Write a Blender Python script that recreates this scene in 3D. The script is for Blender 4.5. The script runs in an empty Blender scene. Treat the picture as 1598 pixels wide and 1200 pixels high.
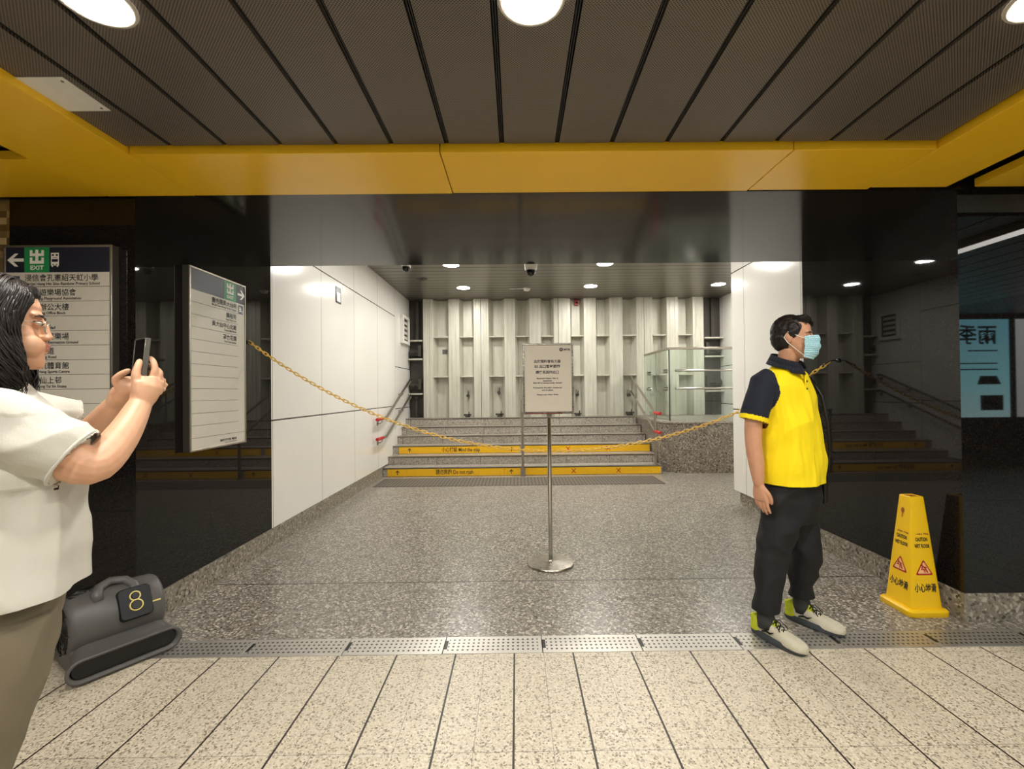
import bpy, math, random
from math import sin, cos, pi, radians, cosh, sqrt
from mathutils import Vector, Matrix, noise

# ---------------------------------------------------------------- camera
SC = bpy.context.scene
COL = SC.collection
def cam_axes(yaw, pitch, roll):
    cy, sy, cp, sp = cos(yaw), sin(yaw), cos(pitch), sin(pitch)
    f = Vector((sy*cp, cy*cp, sp)); r = Vector((cy, -sy, 0)); u = r.cross(f)
    c, s = cos(roll), sin(roll)
    return r*c+u*s, u*c-r*s, f
_r, _u, _f = cam_axes(.0063, .0091, -.0106)
cam = bpy.data.cameras.new('camera'); camo = bpy.data.objects.new('camera', cam); COL.objects.link(camo)
camo.matrix_world = Matrix(((_r.x, _u.x, -_f.x, 0), (_r.y, _u.y, -_f.y, 0), (_r.z, _u.z, -_f.z, 1.34), (0, 0, 0, 1)))
cam.sensor_width = 36; cam.lens = 700/1598*36
cam.shift_x = (799-810.7)/1598; cam.shift_y = (604.9-600)/1598
cam.clip_start = .05
SC.camera = camo
# ---------------------------------------------------------------- world, exposure
W = bpy.data.worlds.new('world'); SC.world = W; W.use_nodes = True
W.node_tree.nodes['Background'].inputs[0].default_value = (.9, .85, .75, 1)
W.node_tree.nodes['Background'].inputs[1].default_value = .05
SC.view_settings.view_transform = 'Standard'; SC.view_settings.look = 'None'
SC.view_settings.gamma = 1; SC.view_settings.use_curve_mapping = False
SC.view_settings.exposure = 2.42
SC.cycles.max_bounces = 10; SC.cycles.diffuse_bounces = 5; SC.cycles.glossy_bounces = 5
SC.cycles.sample_clamp_indirect = 6
LAMP_HALL, LAMP_PASS = 52.0, 46.0      # strengths of the downlight faces

# ---------------------------------------------------------------- materials
def s2l(c):
    return tuple(((v/255)/12.92 if v/255 <= .04045 else ((v/255+.055)/1.055)**2.4) for v in c)+(1,)
class NT:
    def __init__(s, name):
        s.m = bpy.data.materials.new(name); s.m.use_nodes = True; s.t = s.m.node_tree; s.n = s.t.nodes
        s.b = s.n['Principled BSDF']; s.co = None
    def node(s, ty, ins=None, **kw):
        n = s.n.new(ty)
        for k, v in kw.items(): setattr(n, k, v)
        for k, v in (ins or {}).items(): s.put(n.inputs[k], v)
        return n
    def put(s, sock, v):
        if isinstance(v, bpy.types.NodeSocket): s.t.links.new(v, sock)
        else: sock.default_value = v
    def pos(s):
        if s.co is None: s.co = s.node('ShaderNodeNewGeometry').outputs['Position']
        return s.co
    def obj(s): return s.node('ShaderNodeTexCoord').outputs['Object']
    def xyz(s, v):
        n = s.node('ShaderNodeSeparateXYZ', {0: v}); return n.outputs
    def math(s, op, a, b=0.0, c=None):
        n = s.node('ShaderNodeMath', operation=op); s.put(n.inputs[0], a); s.put(n.inputs[1], b)
        if c is not None: s.put(n.inputs[2], c)
        return n.outputs[0]
    def line(s, v, pitch, off, w):           # 1 on a joint, 0 elsewhere
        t = s.math('ADD', v, -off + pitch*1000)
        t = s.math('MODULO', t, pitch)
        t = s.math('SUBTRACT', t, pitch/2); t = s.math('ABSOLUTE', t)
        return s.math('GREATER_THAN', t, pitch/2-w/2)
    def single(s, v, at, w):
        t = s.math('ABSOLUTE', s.math('SUBTRACT', v, at)); return s.math('LESS_THAN', t, w/2)
    def mix(s, f, a, b):
        n = s.node('ShaderNodeMix', data_type='RGBA'); s.put(n.inputs['Factor'], f); s.put(n.inputs[6], a); s.put(n.inputs[7], b)
        return n.outputs[2]
    def mx(s, a, b): return s.math('MAXIMUM', a, b)
    def noise(s, scale, detail=2, vec=None, rough=.5):
        n = s.node('ShaderNodeTexNoise', {'Scale': scale, 'Detail': detail, 'Roughness': rough}); s.put(n.inputs['Vector'], vec or s.pos()); return n.outputs[0]
    def ramp(s, f, stops, interp='LINEAR'):
        n = s.node('ShaderNodeValToRGB', {0: f}); n.color_ramp.interpolation = interp; e = n.color_ramp.elements
        while len(e) < len(stops): e.new(.5)
        for i, (p, c) in enumerate(stops): e[i].position = p; e[i].color = c
        return n.outputs[0]
    def bump(s, h, st=.3, d=.01):
        n = s.node('ShaderNodeBump', {'Height': h, 'Strength': st, 'Distance': d}); s.t.links.new(n.outputs[0], s.b.inputs['Normal'])
    def set(s, **k):
        mp = dict(col='Base Color', rough='Roughness', metal='Metallic', spec='Specular IOR Level', coat='Coat Weight', crough='Coat Roughness', trans='Transmission Weight', sss='Subsurface Weight', em='Emission Color', es='Emission Strength', ior='IOR', sheen='Sheen Weight', alpha='Alpha', an='Anisotropic')
        for a, v in k.items(): s.put(s.b.inputs[mp[a]], v)
        return s
def flat(name, c, rough=.5, var=.06, sc=30, **k):
    """plain paint or plastic with faint procedural mottling"""
    n = NT(name); col = s2l(c)
    f = n.noise(sc, 3)
    lo = tuple(v*(1-var) for v in col[:3])+(1,); hi = tuple(min(1, v*(1+var)) for v in col[:3])+(1,)
    n.set(col=n.mix(f, lo, hi), rough=rough, **k); return n.m
def granite(name, base, dark, light, scale, rough=.35, joints=None, jc=(30, 26, 22), spec=.5, stain=None, bright=0):
    n = NT(name); p = n.pos()
    v = n.node('ShaderNodeTexVoronoi', {'Vector': p, 'Scale': scale}); r = n.xyz(v.outputs['Color'])[0]
    nz = n.noise(scale*.9, 3, rough=.7)
    f = n.math('ADD', n.math('MULTIPLY', r, .55), n.math('MULTIPLY', nz, .5))
    c = n.ramp(f, [(.24, s2l(dark)), (.42, s2l(base)), (.62, s2l(base)), (.80, s2l(light))])
    big = n.noise(1.3, 3)
    c = n.mix(n.math('MULTIPLY', big, .28), c, s2l(dark))
    if stain:
        st = n.noise(2.3, 4, rough=.65); sf = n.ramp(st, [(.60, (0, 0, 0, 1)), (.74, (1, 1, 1, 1))])
        c = n.mix(n.math('MULTIPLY', n.xyz(sf)[0], .35), c, s2l(stain))
    if joints:
        j = joints(n, n.xyz(p)); c = n.mix(j, c, s2l(jc))
    n.set(col=c, rough=n.math('ADD', n.math('MULTIPLY', nz, .12), rough-.06), spec=spec); return n.m

M = {}
# concourse floor: pale granite setts laid in 300 mm pairs, dark open joints
def jhall(n, o):
    wide = n.line(o[0], .3, -.026, .0085); thin = n.math('MULTIPLY', n.line(o[0], .3, .124, .003), .45)
    cr = n.math('MULTIPLY', n.line(o[1], .59, 1.682, .003), .5)
    return n.mx(n.mx(wide, thin), cr)
M['hall_floor'] = granite('pale_granite_paving', (208, 198, 176), (112, 100, 84), (228, 219, 199), 150, .42, jhall, (38, 32, 26))
def jpass(n, o):
    a = n.single(o[1], 3.19, .011); b = n.math('MULTIPLY', n.single(o[0], .275, .003), .25)
    return n.mx(a, b)
M['pass_floor'] = granite('grey_granite_slabs', (136, 130, 119), (60, 55, 49), (216, 209, 196), 92, .30, jpass, (40, 32, 26), stain=(95, 70, 48))
M['skirting'] = granite('granite_skirting', (140, 132, 118), (66, 60, 52), (196, 188, 172), 62, .3)
M['planter_granite'] = granite('granite_cladding', (138, 128, 115), (52, 46, 42), (190, 182, 168), 60, .3)
M['step_granite'] = granite('granite_step', (168, 160, 148), (96, 88, 78), (205, 198, 188), 90, .4, lambda n, o: n.line(o[0], .72, .1, .006), (70, 60, 52))
def black(name, jf=None, rough=.022):
    n = NT(name); nz = n.noise(160, 2, rough=.8); c = n.ramp(nz, [(.45, s2l((17, 15, 15))), (.75, s2l((44, 39, 36)))])
    if jf: c = n.mix(jf(n, n.xyz(n.pos())), c, s2l((6, 5, 5)))
    n.set(col=c, rough=rough, spec=.32); return n.m
M['black_jamb'] = black('black_polished_granite', lambda n, o: n.mx(n.single(o[1], 3.17, .009), n.math('MULTIPLY', n.single(o[2], .69, .006), n.math('LESS_THAN', o[1], 2.56))))
M['black_front'] = black('black_polished_granite_front', lambda n, o: n.math('MULTIPLY', n.single(o[2], .69, .006), .9))
M['soffit'] = black('soffit_polished_granite', lambda n, o: n.mx(n.single(o[1], 3.19, .012), n.math('MULTIPLY', n.line(o[0], 1.15, -.42, .005), .8)), .11)
def jwhite(n, o):
    v = n.math('MULTIPLY', n.line(o[1], 1.0, 3.975, .007), .75)
    near = n.math('LESS_THAN', o[1], 7.975)
    h = n.math('MULTIPLY', n.mx(n.single(o[2], 1.11, .013), n.single(o[2], 2.705, .013)), near)
    h2 = n.math('MULTIPLY', n.mx(n.single(o[2], 1.81, .013), n.single(o[2], 1.06, .013)), n.math('SUBTRACT', 1.0, near))
    return n.mx(v, n.mx(h, h2))
n = NT('white_enamel_panel'); p = n.xyz(n.pos())
n.set(col=n.mix(jwhite(n, p), n.mix(n.noise(1.2, 3), s2l((226, 223, 216)), s2l((236, 234, 228))), s2l((58, 54, 50))), rough=.16, spec=.5)
n.bump(n.noise(1.6, 1), .12, .02); M['white'] = n.m
n = NT('yellow_ceiling_panel'); M['yellow'] = n.set(col=n.mix(n.noise(1.5, 3), s2l((244, 192, 34)), s2l((250, 200, 42))), rough=.22, spec=.45).m
# perforated grey metal ceiling
n = NT('perforated_metal'); o = n.xyz(n.pos()); pt = .0105
a = n.math('MULTIPLY', n.math('ADD', o[0], o[1]), 1/pt); b = n.math('MULTIPLY', n.math('SUBTRACT', o[0], o[1]), 1/pt)
fa = n.math('SUBTRACT', n.math('FRACT', n.math('ADD', a, 2000.)), .5); fb = n.math('SUBTRACT', n.math('FRACT', n.math('ADD', b, 2000.)), .5)
rr = n.math('SQRT', n.math('ADD', n.math('MULTIPLY', fa, fa), n.math('MULTIPLY', fb, fb)))
hole = n.math('LESS_THAN', rr, .29)
base = n.mix(n.noise(3, 3), s2l((112, 104, 95)), s2l((128, 119, 109)))
n.set(col=n.mix(hole, base, s2l((22, 19, 17))), rough=.42, metal=.25); M['perf'] = n.m
n = NT('linear_metal_ceiling'); o = n.xyz(n.pos())
j = n.line(o[1], .19, .03, .028)
n.set(col=n.mix(j, s2l((122, 116, 106)), s2l((36, 32, 28))), rough=.35, metal=.5); M['linear'] = n.m
M['groove'] = flat('dark_groove', (26, 22, 22), .5)
n = NT('brushed_steel'); o = n.obj()
st = n.node('ShaderNodeMapping', {0: o}); st.inputs['Scale'].default_value = (3, 60, 60)
n.set(col=s2l((176, 170, 160)), rough=n.math('ADD', n.math('MULTIPLY', n.noise(6, 3, st.outputs[0]), .2), .18), metal=1.0); M['steel'] = n.m
M['chrome'] = flat('polished_steel', (205, 202, 196), .14, metal=1.0)
M['alu_frame'] = flat('aluminium_frame', (176, 170, 158), .28, metal=.9)
n = NT('drain_plate'); o = n.xyz(n.obj()); 
def frc(v, off, pit): return n.math('SUBTRACT', n.math('FRACT', n.math('ADD', n.math('MULTIPLY', n.math('SUBTRACT', v, off), 1/pit), 1000.5)), .5)
hx = frc(o[0], .0, .0262); hy = frc(o[1], .0155, .031)
rr = n.math('SQRT', n.math('ADD', n.math('MULTIPLY', n.math('MULTIPLY', hx, hx), .72), n.math('MULTIPLY', hy, hy)))
inx = n.math('LESS_THAN', n.math('ABSOLUTE', o[0]), .237); iny = n.math('LESS_THAN', n.math('ABSOLUTE', o[1]), .062)
hole = n.math('MULTIPLY', n.math('LESS_THAN', rr, .205), n.math('MULTIPLY', inx, iny))
n.set(col=n.mix(hole, s2l((196, 192, 184)), s2l((18, 16, 14))), metal=n.math('MULTIPLY', n.math('SUBTRACT', 1.0, hole), .85), rough=n.math('ADD', n.math('MULTIPLY', n.noise(40, 3), .12), .36)); M['drain'] = n.m
M['black'] = flat('black_plastic', (9, 9, 10), .4)
M['white_plastic'] = flat('white_plastic', (228, 226, 220), .4)
M['dark_red'] = flat('dark_red_paint', (120, 22, 26), .35)
M['red'] = flat('red_plastic', (190, 30, 34), .35)
n = NT('barrier_aluminium'); o = n.pos(); mp = n.node('ShaderNodeMapping', {0: o}); mp.inputs['Scale'].default_value = (7, 7, .8)
g = n.noise(2.2, 5, mp.outputs[0], .65)
n.set(col=n.ramp(g, [(.25, s2l((184, 181, 166))), (.5, s2l((200, 198, 184))), (.8, s2l((212, 210, 198)))]), rough=.42, metal=.2); M['barrier'] = n.m
M['dark_metal'] = flat('dark_grey_metal', (72, 68, 62), .45, metal=.4)
M['dark_wall'] = flat('dark_grey_paint', (52, 48, 44), .6)
n = NT('yellow_riser_sticker'); o = n.pos(); mp = n.node('ShaderNodeMapping', {0: o}); mp.inputs['Scale'].default_value = (22, 1, 2)
sc_ = n.ramp(n.noise(2, 4, mp.outputs[0], .7), [(.60, (0, 0, 0, 1)), (.72, (1, 1, 1, 1))])
n.set(col=n.mix(n.math('MULTIPLY', n.xyz(sc_)[0], .5), s2l((240, 186, 22)), s2l((150, 108, 28))), rough=.45); M['sticker'] = n.m
n = NT('ribbed_mat'); o = n.xyz(n.pos()); j = n.line(o[0], .052, 0, .016)
n.set(col=n.mix(j, s2l((104, 98, 88)), s2l((66, 60, 54))), rough=.6); M['mat'] = n.m
M['ink'] = flat('black_ink', (28, 28, 32), .6)
M['ink_grey'] = flat('grey_ink', (96, 94, 92), .6)
M['ink_red'] = flat('red_ink', (176, 34, 30), .5)
M['ink_brown'] = flat('worn_ink', (150, 84, 20), .6)
M['navy_sign'] = flat('navy_sign_face', (32, 34, 48), .3)
M['green_sign'] = flat('green_sign_face', (34, 140, 78), .35)
M['teal_badge'] = flat('blue_grey_badge', (62, 88, 112), .35)
M['sign_face'] = flat('pale_sign_face', (208, 203, 190), .35, .02)
M['sign_white'] = flat('white_lettering', (238, 236, 228), .4)
M['paper'] = flat('notice_paper', (222, 213, 199), .45, .02)
M['cone'] = flat('yellow_cone_plastic', (242, 196, 14), .38, .05, 9, sss=0)
M['pink'] = flat('pale_triangle_ink', (240, 190, 130), .5)
M['chain'] = flat('yellow_chain_plastic', (244, 202, 92), .35)
M['fan'] = flat('grey_moulded_plastic', (86, 84, 82), .45)
M['fan_panel'] = flat('blue_black_panel', (12, 13, 20), .55)
M['gold'] = flat('pale_yellow_ring', (232, 214, 130), .4)
n = NT('mosaic_tile'); o = n.xyz(n.pos()); t = n.node('ShaderNodeTexVoronoi', {'Scale': 26, 'Vector': n.pos()}, distance='CHEBYCHEV'); t.inputs['Randomness'].default_value = 0
n.set(col=n.ramp(n.xyz(t.outputs['Color'])[0], [(0, s2l((84, 66, 36))), (.5, s2l((140, 120, 82))), (1, s2l((190, 172, 130)))]), rough=.3); M['mosaic'] = n.m
def glass(name, c, rough=.0):
    n = NT(name); n.set(col=c, rough=rough, trans=1.0, ior=1.45, spec=.5); return n.m
M['glass'] = glass('greenish_glass', (.86, .95, .90, 1))
M['dome'] = flat('smoked_dome', (16, 16, 18), .08)
def emit(name, c, s):
    n = NT(name); n.set(col=(.8, .8, .8, 1), em=c, es=s, rough=.5); return n.m
M['lamp_hall'] = emit('hall_lamp_glow', (1, .955, .88, 1), LAMP_HALL)
M['lamp_pass'] = emit('passage_lamp_glow', (1, .96, .89, 1), LAMP_PASS)
M['trim'] = flat('lamp_trim', (196, 190, 176), .3, metal=.3)
# people
def skin(name, c, c2):
    n = NT(name); n.set(col=n.mix(n.noise(28, 3), s2l(c), s2l(c2)), rough=.48, sss=.12, spec=.4); n.b.inputs['Subsurface Radius'].default_value = (.02, .008, .004); return n.m
M['skin_w'] = skin('warm_skin', (214, 170, 138), (202, 150, 118))
M['skin_m'] = skin('tan_skin', (204, 156, 124), (188, 136, 106))
M['lip'] = flat('lips', (184, 116, 98), .45)
M['hair'] = flat('black_hair', (26, 20, 19), .46, .4, 60, spec=.35)
M['brow'] = flat('eyebrow', (52, 38, 32), .6)
M['eyew'] = flat('eye_white', (214, 206, 198), .25)
M['iris'] = flat('dark_iris', (24, 16, 14), .15)
def cloth(name, c, rough=.85, sc=260, st=.25, var=.08, **k):
    n = NT(name); col = s2l(c)
    lo = tuple(v*(1-var) for v in col[:3])+(1,)
    n.set(col=n.mix(n.noise(6, 3), lo, col), rough=rough, **k); n.bump(n.noise(sc, 2), st, .002); return n.m
M['shirt_w'] = cloth('white_cotton', (202, 199, 188), sheen=.1)
M['trouser_w'] = cloth('olive_grey_cotton', (118, 108, 88))
M['polo_y'] = cloth('yellow_polo_knit', (250, 222, 0), sc=400)
M['polo_n'] = cloth('navy_polo_knit', (14, 21, 38), sc=400)
M['trouser_m'] = cloth('black_trousers', (16, 16, 19), .75)
M['sock'] = cloth('speckled_grey_sock', (58, 60, 58))
M['shoe_up'] = cloth('pale_grey_mesh', (206, 200, 178), .8, 600, .5)
M['lime'] = cloth('lime_green_mesh', (198, 208, 40), .7, 600, .4)
M['sole'] = flat('dark_grey_rubber', (62, 68, 72), .6)
M['mask_b'] = cloth('light_blue_mask', (172, 218, 230), .8, 500, .08)
M['clear_case'] = flat('clear_case', (128, 126, 118), .15, metal=.5)
M['screen'] = flat('dark_glass_screen', (14, 16, 20), .06)

# ---------------------------------------------------------------- mesh helpers
INV = {}
class MB:
    def __init__(s): s.v = []; s.f = []; s.mi = []; s.k = 0
    def mat(s, k): s.k = k; return s
    def add(s, vs, fs):
        b = len(s.v); s.v += [Vector(v) for v in vs]; s.f += [tuple(i+b for i in f) for f in fs]; s.mi += [s.k]*len(fs); return s
    def box(s, x0, x1, y0, y1, z0, z1):
        return s.add([(x0, y0, z0), (x1, y0, z0), (x1, y1, z0), (x0, y1, z0), (x0, y0, z1), (x1, y0, z1), (x1, y1, z1), (x0, y1, z1)],
                     [(0, 3, 2, 1), (4, 5, 6, 7), (0, 1, 5, 4), (1, 2, 6, 5), (2, 3, 7, 6), (3, 0, 4, 7)])
    def rings(s, rs, cap=True, closed=False):
        n = len(rs[0]); vs = [p for r in rs for p in r]; fs = []; m = len(rs)
        for i in range(m if closed else m-1):
            a = i*n; b = ((i+1) % m)*n
            for j in range(n): fs.append((a+j, a+(j+1) % n, b+(j+1) % n, b+j))
        if cap and not closed: fs.append(tuple(range(n-1, -1, -1))); fs.append(tuple((m-1)*n+j for j in range(n)))
        return s.add(vs, fs)
    def tube(s, pts, r, n=10, cap=True, closed=False):
        pts = [Vector(p) for p in pts]; m = len(pts)
        rr = r if isinstance(r, (list, tuple)) else [r]*m
        rs = []; ref = None
        for i, p in enumerate(pts):
            if closed: t = (pts[(i+1) % m]-pts[i-1]).normalized()
            else: t = (pts[min(i+1, m-1)]-pts[max(i-1, 0)]).normalized()
            if ref is None: ref = Vector((0, 0, 1)) if abs(t.z) < .9 else Vector((1, 0, 0))
            u = ref-t*ref.dot(t)
            if u.length < 1e-5: u = t.orthogonal()
            u.normalize(); w = t.cross(u); ref = u
            rs.append([p+(u*cos(2*pi*j/n)+w*sin(2*pi*j/n))*rr[i] for j in range(n)])
        return s.rings(rs, cap, closed)
    def cyl(s, a, b, r, r2=None, n=24): return s.tube([a, b], [r, r if r2 is None else r2], n)
    def lathe(s, c, prof, n=32):       # prof: (radius, z) from bottom to top about vertical axis through c
        return s.rings([[(c[0]+r*cos(2*pi*j/n), c[1]+r*sin(2*pi*j/n), c[2]+z) for j in range(n)] for r, z in prof])
    def ell(s, c, r, n=20, m=12, rot=None):
        c = Vector(c); rs = []
        for i in range(m+1):
            th = pi*i/m; th = min(max(th, .02), pi-.02); ring = []
            for j in range(n):
                v = Vector((r[0]*sin(th)*cos(2*pi*j/n), r[1]*sin(th)*sin(2*pi*j/n), -r[2]*cos(th)))
                if rot: v = rot @ v
                ring.append(c+v)
            rs.append(ring)
        return s.rings(rs)
    def prism(s, poly, y0, y1):        # polygon of (x,z) extruded along y
        n = len(poly); return s.add([(x, y0, z) for x, z in poly]+[(x, y1, z) for x, z in poly],
            [tuple(range(n)), tuple(range(2*n-1, n-1, -1))]+[(i, i+n, (i+1) % n+n, (i+1) % n) for i in range(n)])
    def build(s, name, mats, parent=None, world=True, smooth=False, bevel=0, seg=2, label=None, org=None):
        me = bpy.data.meshes.new(name); vs = s.v
        o = bpy.data.objects.new(name, me)
        if parent is not None:
            o.parent = parent; inv = INV[parent.name]
            if world: vs = [inv @ v for v in vs]
            INV[o.name] = inv
        else:
            if org is None:
                xs = [v.x for v in vs]; ys = [v.y for v in vs]; org = ((min(xs)+max(xs))/2, (min(ys)+max(ys))/2, min(v.z for v in vs))
            org = Vector(org); o.location = org; vs = [v-org for v in vs]; INV[o.name] = Matrix.Translation(-org)
        me.from_pydata([tuple(v) for v in vs], [], s.f)
        if not isinstance(mats, (list, tuple)): mats = [mats]
        for m in mats: me.materials.append(M[m])
        if len(mats) > 1: me.polygons.foreach_set('material_index', s.mi)
        if smooth: me.polygons.foreach_set('use_smooth', [True]*len(me.polygons))
        me.update(); COL.objects.link(o)
        if parent is not None and name != o.name: INV[o.name] = INV[parent.name]
        if bevel:
            b = o.modifiers.new('bevel', 'BEVEL'); b.width = bevel; b.segments = seg; b.limit_method = 'ANGLE'; b.angle_limit = radians(40)
            if not smooth: me.polygons.foreach_set('use_smooth', [True]*len(me.polygons)); me.set_sharp_from_angle(angle=radians(35))
        elif smooth == 'auto': me.set_sharp_from_angle(angle=radians(40))
        if label: o['label'] = label
        return o
def tag(o, label=None, cat=None, group=None, kind=None):
    if label: o['label'] = label
    if cat: o['category'] = cat
    if group: o['group'] = group
    if kind: o['kind'] = kind
    return o
def thing(name, label, cat, loc=(0, 0, 0), rz=0, group=None):
    o = bpy.data.objects.new(name, None); COL.objects.link(o); o.location = loc; o.rotation_euler = (0, 0, rz); o.empty_display_size = .1
    INV[o.name] = (Matrix.Translation(loc) @ Matrix.Rotation(rz, 4, 'Z')).inverted()
    return tag(o, label, cat, group)
def struct(name, mb, m, **k): return tag(mb.build(name, m, **k), kind='structure')
def dup(o, loc=None, rz=None, label=None, group=None, parent=None):
    c = o.copy(); COL.objects.link(c)
    if parent is not None: c.parent = parent
    if loc is not None: c.location = loc
    if rz is not None: c.rotation_euler = (0, 0, rz)
    for ch in o.children: dup(ch, parent=c)
    if label: c['label'] = label
    if group: c['group'] = group
    return c
def text_mesh(s, size, width=None, align='LEFT', bold=0.0):
    """lettering in the xz plane facing -y, baseline start at the origin"""
    cu = bpy.data.curves.new('t', 'FONT'); cu.body = s; cu.size = size; cu.align_x = align; cu.offset = bold; cu.resolution_u = 2
    o = bpy.data.objects.new('t', cu); COL.objects.link(o)
    dg = bpy.context.evaluated_depsgraph_get(); me = bpy.data.meshes.new_from_object(o.evaluated_get(dg))
    vs = [(v.co.x, 0, v.co.y) for v in me.vertices]; fs = [tuple(p.vertices) for p in me.polygons]
    bpy.data.objects.remove(o); bpy.data.curves.remove(cu); bpy.data.meshes.remove(me)
    if width and vs:
        x0 = min(v[0] for v in vs); x1 = max(v[0] for v in vs); k = width/(x1-x0); vs = [(v[0]*k, 0, v[2]) for v in vs]
    return vs, fs
def put_text(mb, s, x, z, size, width=None, align='LEFT', y=-.0005, bold=0.0, mat=None, xf=None):
    vs, fs = text_mesh(s, size, width, align, bold)
    vs = [Vector((v[0]+x, y, v[2]+z)) for v in vs]
    if xf: vs = [xf @ v for v in vs]
    if mat is not None: mb.mat(mat)
    mb.add(vs, fs); return mb
def plate(mb, x0, x1, z0, z1, y, mat=None):
    if mat is not None: mb.mat(mat)
    return mb.add([(x0, y, z0), (x1, y, z0), (x1, y, z1), (x0, y, z1)], [(0, 1, 2, 3)])

# ================================================================ THE SETTING
XL, XR, YF, YJ, YW, ZS, ZK = -2.156, 2.541, 2.552, 3.17, 3.952, 2.467, .166
CH = 3.2                                    # passage ceiling
struct('floor', MB().box(-6.5, 9.5, -4, 2.31, -.1, 0), 'hall_floor')
fl = MB().box(-6.5, 9.5, 2.474, 10.2, -.1, 0); struct('floor', fl, 'pass_floor')
struct('trim_1', MB().box(-6.5, 9.5, 2.30, 2.48, -.12, -.03), 'groove')     # channel under the drain covers
# walls of black polished granite around the opening, standing on a granite skirting
struct('wall_left', MB().box(-2.865, XL, YF, YW, ZK, ZS), 'black_jamb')
struct('wall_left_mosaic', MB().box(-6.5, -2.87, YF+.02, YF+.3, 0, ZS), 'mosaic')
struct('wall_right', MB().box(XR, XR+.9, YF, YW, ZK, ZS), 'black_jamb')
struct('wall_front', MB().box(XR+.9, 9.5, YF, YF+.3, ZK, ZS), 'black_front')
struct('baseboard_left', MB().box(-2.865, XL+.003, YF-.003, YW, 0, ZK-.003).box(XL-.3, XL+.003, YW, 7.2, 0, ZK-.003), 'skirting')
struct('baseboard_right', MB().box(XR-.003, XR+.6, YF-.003, YW, 0, ZK-.003).box(XR+.6, 9.5, YF-.003, YF+.3, 0, ZK-.003).box(XR+.05, XR+.6, YW+.001, 5.22, 0, ZK-.003), 'skirting')
# white enamel walls of the passage
struct('wall_left_rear', MB().box(XL-.3, XL, YW+.002, 9.1, ZK, CH), 'white')
struct('wall_right_rear', MB().box(XR, 4.4, YW+.002, 5.26, ZK, CH), 'white')
struct('wall_right_side', MB().box(4.14, 4.4, 5.26, 9.1, 0, CH), 'white')
struct('wall_end', MB().box(XL-.3, 4.4, 9.15, 9.4, 0, CH), 'dark_wall')
struct('wall_right_outer', MB().box(9.5, 9.7, -4, 2.9, 0, 3.4), 'dark_wall')
struct('wall_left_outer', MB().box(-6.7, -6.5, -4, 2.9, 0, 3.4), 'dark_wall')
n = NT('hall_wall'); n.set(col=s2l((46, 42, 39)), rough=.5); M['hall_wall'] = n.m
struct('wall_back', MB().box(-6.7, 9.7, -4.2, -4, 0, 3.4), 'hall_wall')
# lintel with a polished soffit, passage ceiling, hall ceiling of perforated metal planks
struct('trim_2', MB().box(-6.5, 9.5, 2.535, YW, ZS, CH+.2), 'soffit')
ml = MB(); ml.box(XL-.3, 4.4, YW, 9.4, CH, CH+.1); struct('ceiling', ml, 'linear')
cg = MB()
for y0, y1 in ((-4, 2.085),):
    k0 = -1.596
    for i in range(-17, 31):
        x0 = k0+i*.2565
        if x0+.25 < -6.5 or x0 > 9.4: continue
        if x0+.2565 > -2.30 and x0 < -1.82 and x0+.13 < -1.82: continue       # the long yellow strip takes this bay
        if 1.98 < x0+.13 < 2.60: continue
        cg.box(x0+.011, x0+.2455, y0, y1, 2.5, 2.53)
struct('ceiling', cg, 'perf')
gr = MB(); gr.box(-6.5, 9.5, -4, 2.53, 2.545, 2.6); struct('ceiling_void', gr, 'groove')
# slim black runners between the planks
rn = MB()
for i in range(-17, 31):
    x0 = -1.596+i*.2565
    if -2.3 < x0 < -1.7 or 1.98 < x0 < 2.6: continue
    rn.box(x0-.006, x0-.002, -4, 2.085, 2.506, 2.545); rn.box(x0+.002, x0+.006, -4, 2.085, 2.506, 2.545)
struct('trim_3', rn, 'groove')
# yellow strips: crosswise along the opening, two running back along the hall
def ystrip(name, x0, x1, y0, y1):
    b = MB().box(x0, x1, y0, y1, ZS, ZS+.045); return tag(b.build(name, 'yellow', bevel=.002), kind='structure')
ystrip('trim_4', -1.80, -.352, 2.098, 2.536); ystrip('trim_5', -.347, 1.318, 2.098, 2.530); ystrip('trim_6', 1.323, 2.00, 2.098, 2.522)
ystrip('trim_7', -2.30, -1.805, -4, 2.548); ystrip('trim_8', 2.005, 2.43, -4, 2.50)
ystrip('trim_9', -6.5, -2.305, 2.135, 2.548); ystrip('trim_10', 2.59, 9.5, 2.23, 2.50)
# the step up to the landing and the planter beside it
NS, Y0, T, RI = 6, 7.2, .3, .14
st = thing('staircase', 'six granite steps with steel nosings and yellow stickers below the flood barrier', 'stairs', (.1, Y0, 0))
for k in range(NS):
    x1 = 2.315; y0 = Y0+k*T; z1 = (k+1)*RI; y1 = y0+T if k < NS-1 else 9.13
    if k == NS-1: b = MB().box(XL+.002, 4.13, y0+.02, y1, k*RI, z1-.001) if False else MB().box(XL+.002, x1, y0, y1, k*RI*0+z1-RI, z1)
    else: b = MB().box(XL+.002, x1, y0, y1+.02, z1-RI, z1)
    b.box(XL+.002, x1, y0+.02, 9.13, 0 if k == 0 else z1-RI-.001, z1-.012) if k == 0 else None
    s = b.build('step', 'step_granite', st, bevel=.004)
    nb = MB().box(XL+.004, x1, y0-.008, y0+.030, z1-.010, z1+.003)
    nb.build('nosing', 'alu_frame', s, label='steel nosing strip')
    nb = MB().box(XL+.004, x1, y0-.003, y0+.004, z1-.019, z1-.010); nb.build('nosing_dark_line', 'black', s)  # thin black strip drawn as the dark line below the nosing
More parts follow.
